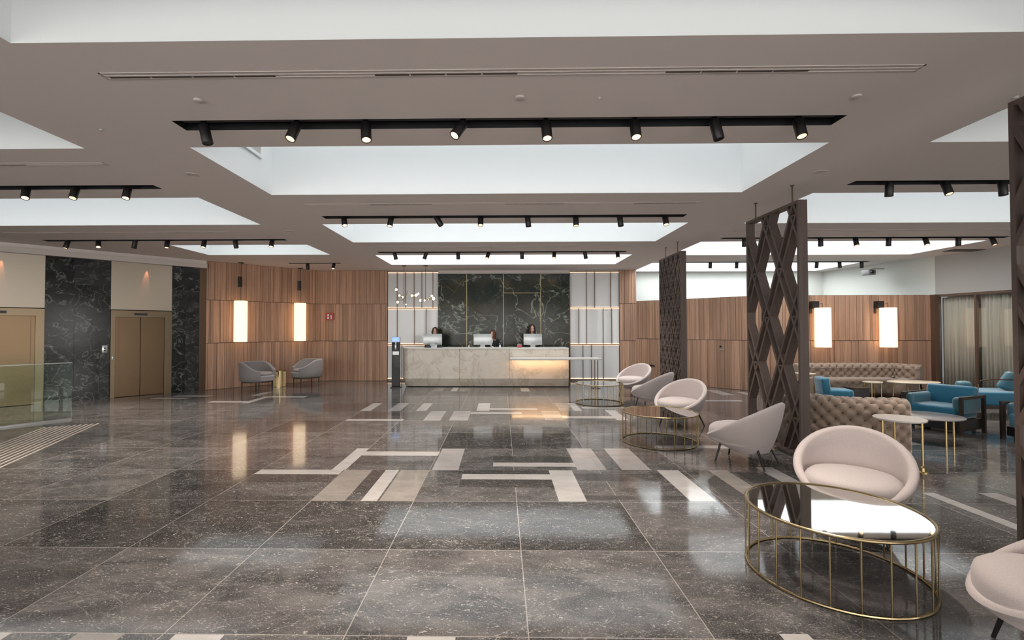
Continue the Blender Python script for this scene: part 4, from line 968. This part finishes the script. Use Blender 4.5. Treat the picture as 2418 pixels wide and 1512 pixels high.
# ------------------------------------------------------------------ lounge furniture
def tuft(a, b, k, amp):
    u = (a+b)/k; v = (a-b)/k; d = k*.71*math.hypot(u-round(u), v-round(v))
    return amp*(.42*(abs(math.sin(PI*u))*abs(math.sin(PI*v)))**.6-.8*math.exp(-(d/(k*.15))**2))
def catmull(pts, n):
    out = []; P = [Vector(p) for p in pts]; P = [P[0]*2-P[1]]+P+[P[-1]*2-P[-2]]
    for i in range(1, len(P)-2):
        for k in range(n):
            s = k/n; a, b, c, d = P[i-1], P[i], P[i+1], P[i+2]
            out.append(.5*((2*b)+(c-a)*s+(2*a-5*b+4*c-d)*s*s+(3*b-a-3*c+d)*s**3))
    out.append(P[-2]); return out
def tufted_sofa(label, path, hback, depth, hseat, group=None, k=.16, flip=1, front_tuft=True):
    """path: floor line of the sofa's back; seat extends to the path's left side (flip=1)"""
    pts = catmull(path, 26); c0 = sum((Vector(p) for p in path), Vector((0, 0)))/len(path)
    t = thing('tufted_sofa', label, 'sofa', (c0.x, c0.y, 0), 0, group)
    pts = [p-c0 for p in pts]; S = [0]
    for i in range(1, len(pts)): S.append(S[-1]+(pts[i]-pts[i-1]).length)
    N = []
    for i in range(len(pts)):
        d = (pts[min(i+1, len(pts)-1)]-pts[max(i-1, 0)]).normalized(); N.append(Vector((-d.y, d.x))*flip)
    # cross profile of the back: outer face, rolled top, inner face
    th = .20; rt = .11; prof = []
    for z in [.06+j*(hback-.06-rt)/40 for j in range(41)]: prof.append((0., z))
    for j in range(1, 26): a = PI-PI*j/26; prof.append((rt+.02+(rt+.02)*math.cos(a), hback-rt+rt*math.sin(a)))
    for z in [hback-rt-j*(hback-rt-hseat+.05)/14 for j in range(15)]: prof.append((th+.04, z))
    Lp = [0]
    for j in range(1, len(prof)): Lp.append(Lp[-1]+math.hypot(prof[j][0]-prof[j-1][0], prof[j][1]-prof[j-1][1]))
    def end(s): e = min(s, S[-1]-s); return 1-max(0, 1-e/.08)**2
    m = MB(); P = []
    # resample densely along the path for tufting
    M_ = int(S[-1]/.012); 
    def at(s):
        i = 0
        while i < len(S)-2 and S[i+1] < s: i += 1
        f = (s-S[i])/max(1e-6, S[i+1]-S[i]); return pts[i].lerp(pts[i+1], f), N[i].lerp(N[i+1], f).normalized()
    buttons = []
    for i in range(M_+1):
        s = S[-1]*i/M_; p, nn = at(s); row = []; ek = end(s)
        for j, (d, z) in enumerate(prof):
            a = math.atan2(prof[min(j+1, len(prof)-1)][1]-prof[max(j-1, 0)][1], prof[min(j+1, len(prof)-1)][0]-prof[max(j-1, 0)][0])
            nd, nz = -math.sin(a), math.cos(a); h_ = tuft(s, Lp[j], k, .052)*ek
            dd = th/2+(d-th/2)*(.6+.4*ek)
            zz = z+nz*h_
            q = p+nn*(dd+nd*h_); row.append((q.x, q.y, max(.05, zz)))
        P.append(row)
    m.grid(P); m.add(P[0], [tuple(range(len(prof)))]); m.add(P[-1], [tuple(range(len(prof)))]); m.build('backrest', 'taupe_velvet', t)
    m = MB(); nb = int(S[-1]/(k/2))
    for a_ in range(nb+1):
        for b_ in range(int(Lp[-1]/(k/2))+1):
            if (a_+b_) % 2: continue
            s, l_ = a_*k/2, b_*k/2
            if s > S[-1]-.07 or s < .07 or l_ > Lp[-1]: continue
            j = min(range(len(Lp)), key=lambda q: abs(Lp[q]-l_)); p, nn = at(s); a2 = math.atan2(prof[min(j+1, len(prof)-1)][1]-prof[max(j-1, 0)][1], prof[min(j+1, len(prof)-1)][0]-prof[max(j-1, 0)][0]); q = p+nn*(prof[j][0]+.036*math.sin(a2)); m.ball((q.x, q.y, prof[j][1]-.036*math.cos(a2)), .012, 6, 4)
    m.build('buttons', 'button_velvet', t)
    # seat
    m = MB(); P = []
    sp = [(th, hseat), (th+.1, hseat+.01), (depth-.08, hseat+.01), (depth-.02, hseat-.01), (depth, hseat-.05)]
    sp += [(depth, hseat-.05-(hseat-.05-.10)*q/8) for q in range(1, 9)]+[(depth-.02, .08), (th, .08)]
    M2 = int(S[-1]/.03)
    for i in range(M2+1):
        s = S[-1]*i/M2; p, nn = at(s); row = []
        for j, (d, z) in enumerate(sp):
            h_ = tuft(s, z, k, .02) if 4 <= j <= 12 else 0; q = p+nn*(d+h_); row.append((q.x, q.y, z))
        P.append(row)
    m.grid(P); m.add(P[0], [tuple(range(len(sp)))]); m.add(P[-1], [tuple(range(len(sp)))]); m.build('seat', 'taupe_velvet', t)
    for s in (.1, S[-1]*.5, S[-1]-.1):
        for d in (.06, depth-.08):
            p, nn = at(s); q = p+nn*d; m = MB(); m.cyl((q.x, q.y, 0), (q.x, q.y, .09), .02, .026, 10); m.build('leg', 'dark_wood', t)
    return t
tufted_sofa('tufted taupe sofa seen from behind, just past the wooden screen', [(3.97, 7.0), (3.97, 6.45), (4.22, 6.0), (4.62, 5.85), (5.02, 5.84)], .72, .78, .42, 'tufted taupe sofas', flip=1)
tufted_sofa('tufted taupe sofa along the lounge wood wall, under the two lanterns', [(9.85, 11.15), (9.6, 11.72), (8.9, 11.86), (8.1, 11.86), (7.75, 11.82), (7.25, 11.80), (6.95, 11.5)], .74, .72, .42, 'tufted taupe sofas', k=.2, flip=1)

def disc_table(name, label, x, y, z, rx, ry, topm, legm, legs, rz=0, base=False):
    t = thing(name, label, 'side table', (x, y, 0), rz)
    m = MB(); m.lathe([(0, z-.022), (1-.02, z-.022), (1, z-.016), (1, z-.004), (.985, z), (0, z)], 40, sx=rx, sy=ry); m.build('top', topm, t)
    for a in legs:
        lx, ly = .82*rx*math.cos(a), .82*ry*math.sin(a); m = MB(); m.cyl((lx, ly, 0), (lx, ly, z-.022), .012, n=10)
        if base: m.lathe([(0, 0), (.05, 0), (.05, .006), (.02, .012), (.016, .05), (.026, .055), (.012, .075)], 16, c=(lx, ly, 0))
        m.build('leg', legm, t)
    return t
disc_table('round_side_table', 'small round white-topped table with gold legs behind the nearest armchair', 4.56, 5.50, .575, .245, .245, 'stone_white_top', 'brass', (-1.0, 1.1, 3.2), base=True)
disc_table('round_side_table', 'low round grey-topped table with thin brass legs, before the deep blue armchair', 6.02, 6.78, .375, .40, .38, 'grey_top', 'brass', (-.1, 1.5, 3.1, 4.6))
disc_table('round_side_table', 'small cream-topped table with gold legs, before the far sofa', 8.22, 10.6, .42, .19, .17, 'cream_top', 'brass', (-2.3, -.8, .8, 2.3))
disc_table('oval_coffee_table', 'large cream-topped oval table beside the far sofa', 8.98, 10.45, .44, .52, .32, 'cream_top', 'brass', (-2.3, -.8, .8, 2.3))
disc_table('round_side_table', 'cream-topped table partly hidden behind the wooden screen', 6.80, 10.68, .60, .2, .2, 'cream_top', 'brass', (-2.3, -.8, .8, 2.3))

# blue loveseat, facing the camera's left
def blue_seat(name, label, x, y, rz, W, D, hb, hs, frame=True, arms=True, cat='armchair'):
    """front = -Y, width along X"""
    t = thing(name, label, cat, (x, y, 0), rz, 'blue velvet lounge seats')
    m = MB(); m.rbox((0, 0, hs-.10), (W-.16, D-.06, .20), .05, 4); m.build('seat', 'blue_velvet', t)
    m = MB(); m.rbox((0, D/2-.08, (hs+hb)/2-.04), (W-.14, .15, hb-hs+.14), .05, 4, rot=(-.12, 0, 0)); m.build('backrest', 'blue_velvet', t)
    m = MB(); m.span((-W/2+.04, -D/2+.06, .05), (W/2-.04, D/2-.05, hs-.2)); m.build('plinth', 'black_plastic', t)
    if arms:
        for s in (-1, 1):
            m = MB(); m.rbox((s*(W/2-.09), 0, hs+.02), (.12, D-.10, .26), .05, 4); m.build('arm_cushion', 'blue_leather', t)
            m = MB(); xx = s*(W/2-.02); m.span((xx-.02, -D/2, 0), (xx+.02, -D/2+.05, hs+.16)); m.span((xx-.02, D/2-.05, 0), (xx+.02, D/2, hs+.16)); m.span((xx-.02, -D/2+.05, hs+.12), (xx+.02, D/2-.05, hs+.16)); m.build('arm_frame', 'dark_wood', t)
    for s in (-1, 1):
        for q in (-1, 1): m = MB(); m.cyl((s*(W/2-.1), q*(D/2-.12), 0), (s*(W/2-.1), q*(D/2-.12), .06), .02, n=8); m.build('foot', 'black_metal', t)
    return t
blue_seat('blue_armchair', 'deep blue velvet armchair with dark wood arm frames, behind the grey-topped table', 6.98, 7.60, math.radians(-66), .76, .70, .66, .41)
blue_seat('blue_armchair', 'blue armchair with a dark frame, at the right screen\'s edge', 7.55, 6.62, math.radians(-100), .7, .7, .55, .38)
blue_seat('blue_armchair', 'blue armchair before the far sofa, next to the dark cube stool', 6.98, 10.02, math.radians(75), .62, .60, .55, .34, arms=False)
t = thing('daybed', 'blue daybed with a thin metal rail and a cushion, by the curtained windows', 'daybed', (9.05, 8.75, 0), math.radians(-8), 'blue velvet lounge seats')
m = MB(); m.rbox((0, 0, .355), (1.3, .75, .24), .04, 4); m.build('mattress', 'blue_velvet', t)
m = MB(); m.span((-.66, -.38, .18), (.66, .38, .24)); m.build('base_frame', 'dark_wood', t)
for sx in (-.6, .6):
    for sy in (-.33, .33): m = MB(); m.cyl((sx, sy, 0), (sx, sy, .18), .018, n=8); m.build('leg', 'dark_wood', t)
m = MB(); m.tube([(-.62, -.39, .24), (-.62, -.39, .60), (-.58, -.39, .68), (-.4, -.39, .70), (.62, -.39, .70), (.64, -.39, .66), (.64, -.39, .24)], .010, 8); m.build('rail', 'bronze_dark', t)
m = MB(); m.rbox((.14, -.1, .62), (.36, .14, .34), .06, 4, rot=(.2, .4, 0)); m.build('cushion', 'blue_leather', t)
m = MB(); m.rbox((-.5, .1, .54), (.24, .14, .16), .05, 4, rot=(.2, 0, .3)); m.build('cushion', 'blue_leather', t)
t = thing('cube_stool', 'dark ribbed cube stool between the blue armchair and the far sofa', 'stool', (7.78, 10.5, 0))
m = MB(); m.rbox((0, 0, .15), (.34, .34, .28), .015, 2)
for k in range(6): m.span((-.172, -.174, .04+k*.042), (.172, .174, .05+k*.042))
m.build('block', 'charcoal', t); m = MB(); m.rbox((0, 0, .30), (.35, .35, .025), .008, 2); m.build('seat_pad', 'dark_wood', t)

# ------------------------------------------------------------------ light, world, view
w = bpy.data.worlds.new('world'); scene.world = w; w.use_nodes = True
w.node_tree.nodes['Background'].inputs[0].default_value = (.9, .95, 1, 1); w.node_tree.nodes['Background'].inputs[1].default_value = .3
vs_ = scene.view_settings; vs_.view_transform = 'Standard'; vs_.look = 'None'; vs_.gamma = 1; vs_.exposure = 0.0; vs_.use_curve_mapping = False
cy = scene.cycles; cy.use_denoising = True; cy.max_bounces = 6; cy.diffuse_bounces = 3; cy.glossy_bounces = 3; cy.use_adaptive_sampling = True; cy.adaptive_threshold = .07; cy.transparent_max_bounces = 12; cy.sample_clamp_indirect = 6; cy.caustics_reflective = False; cy.caustics_refractive = False
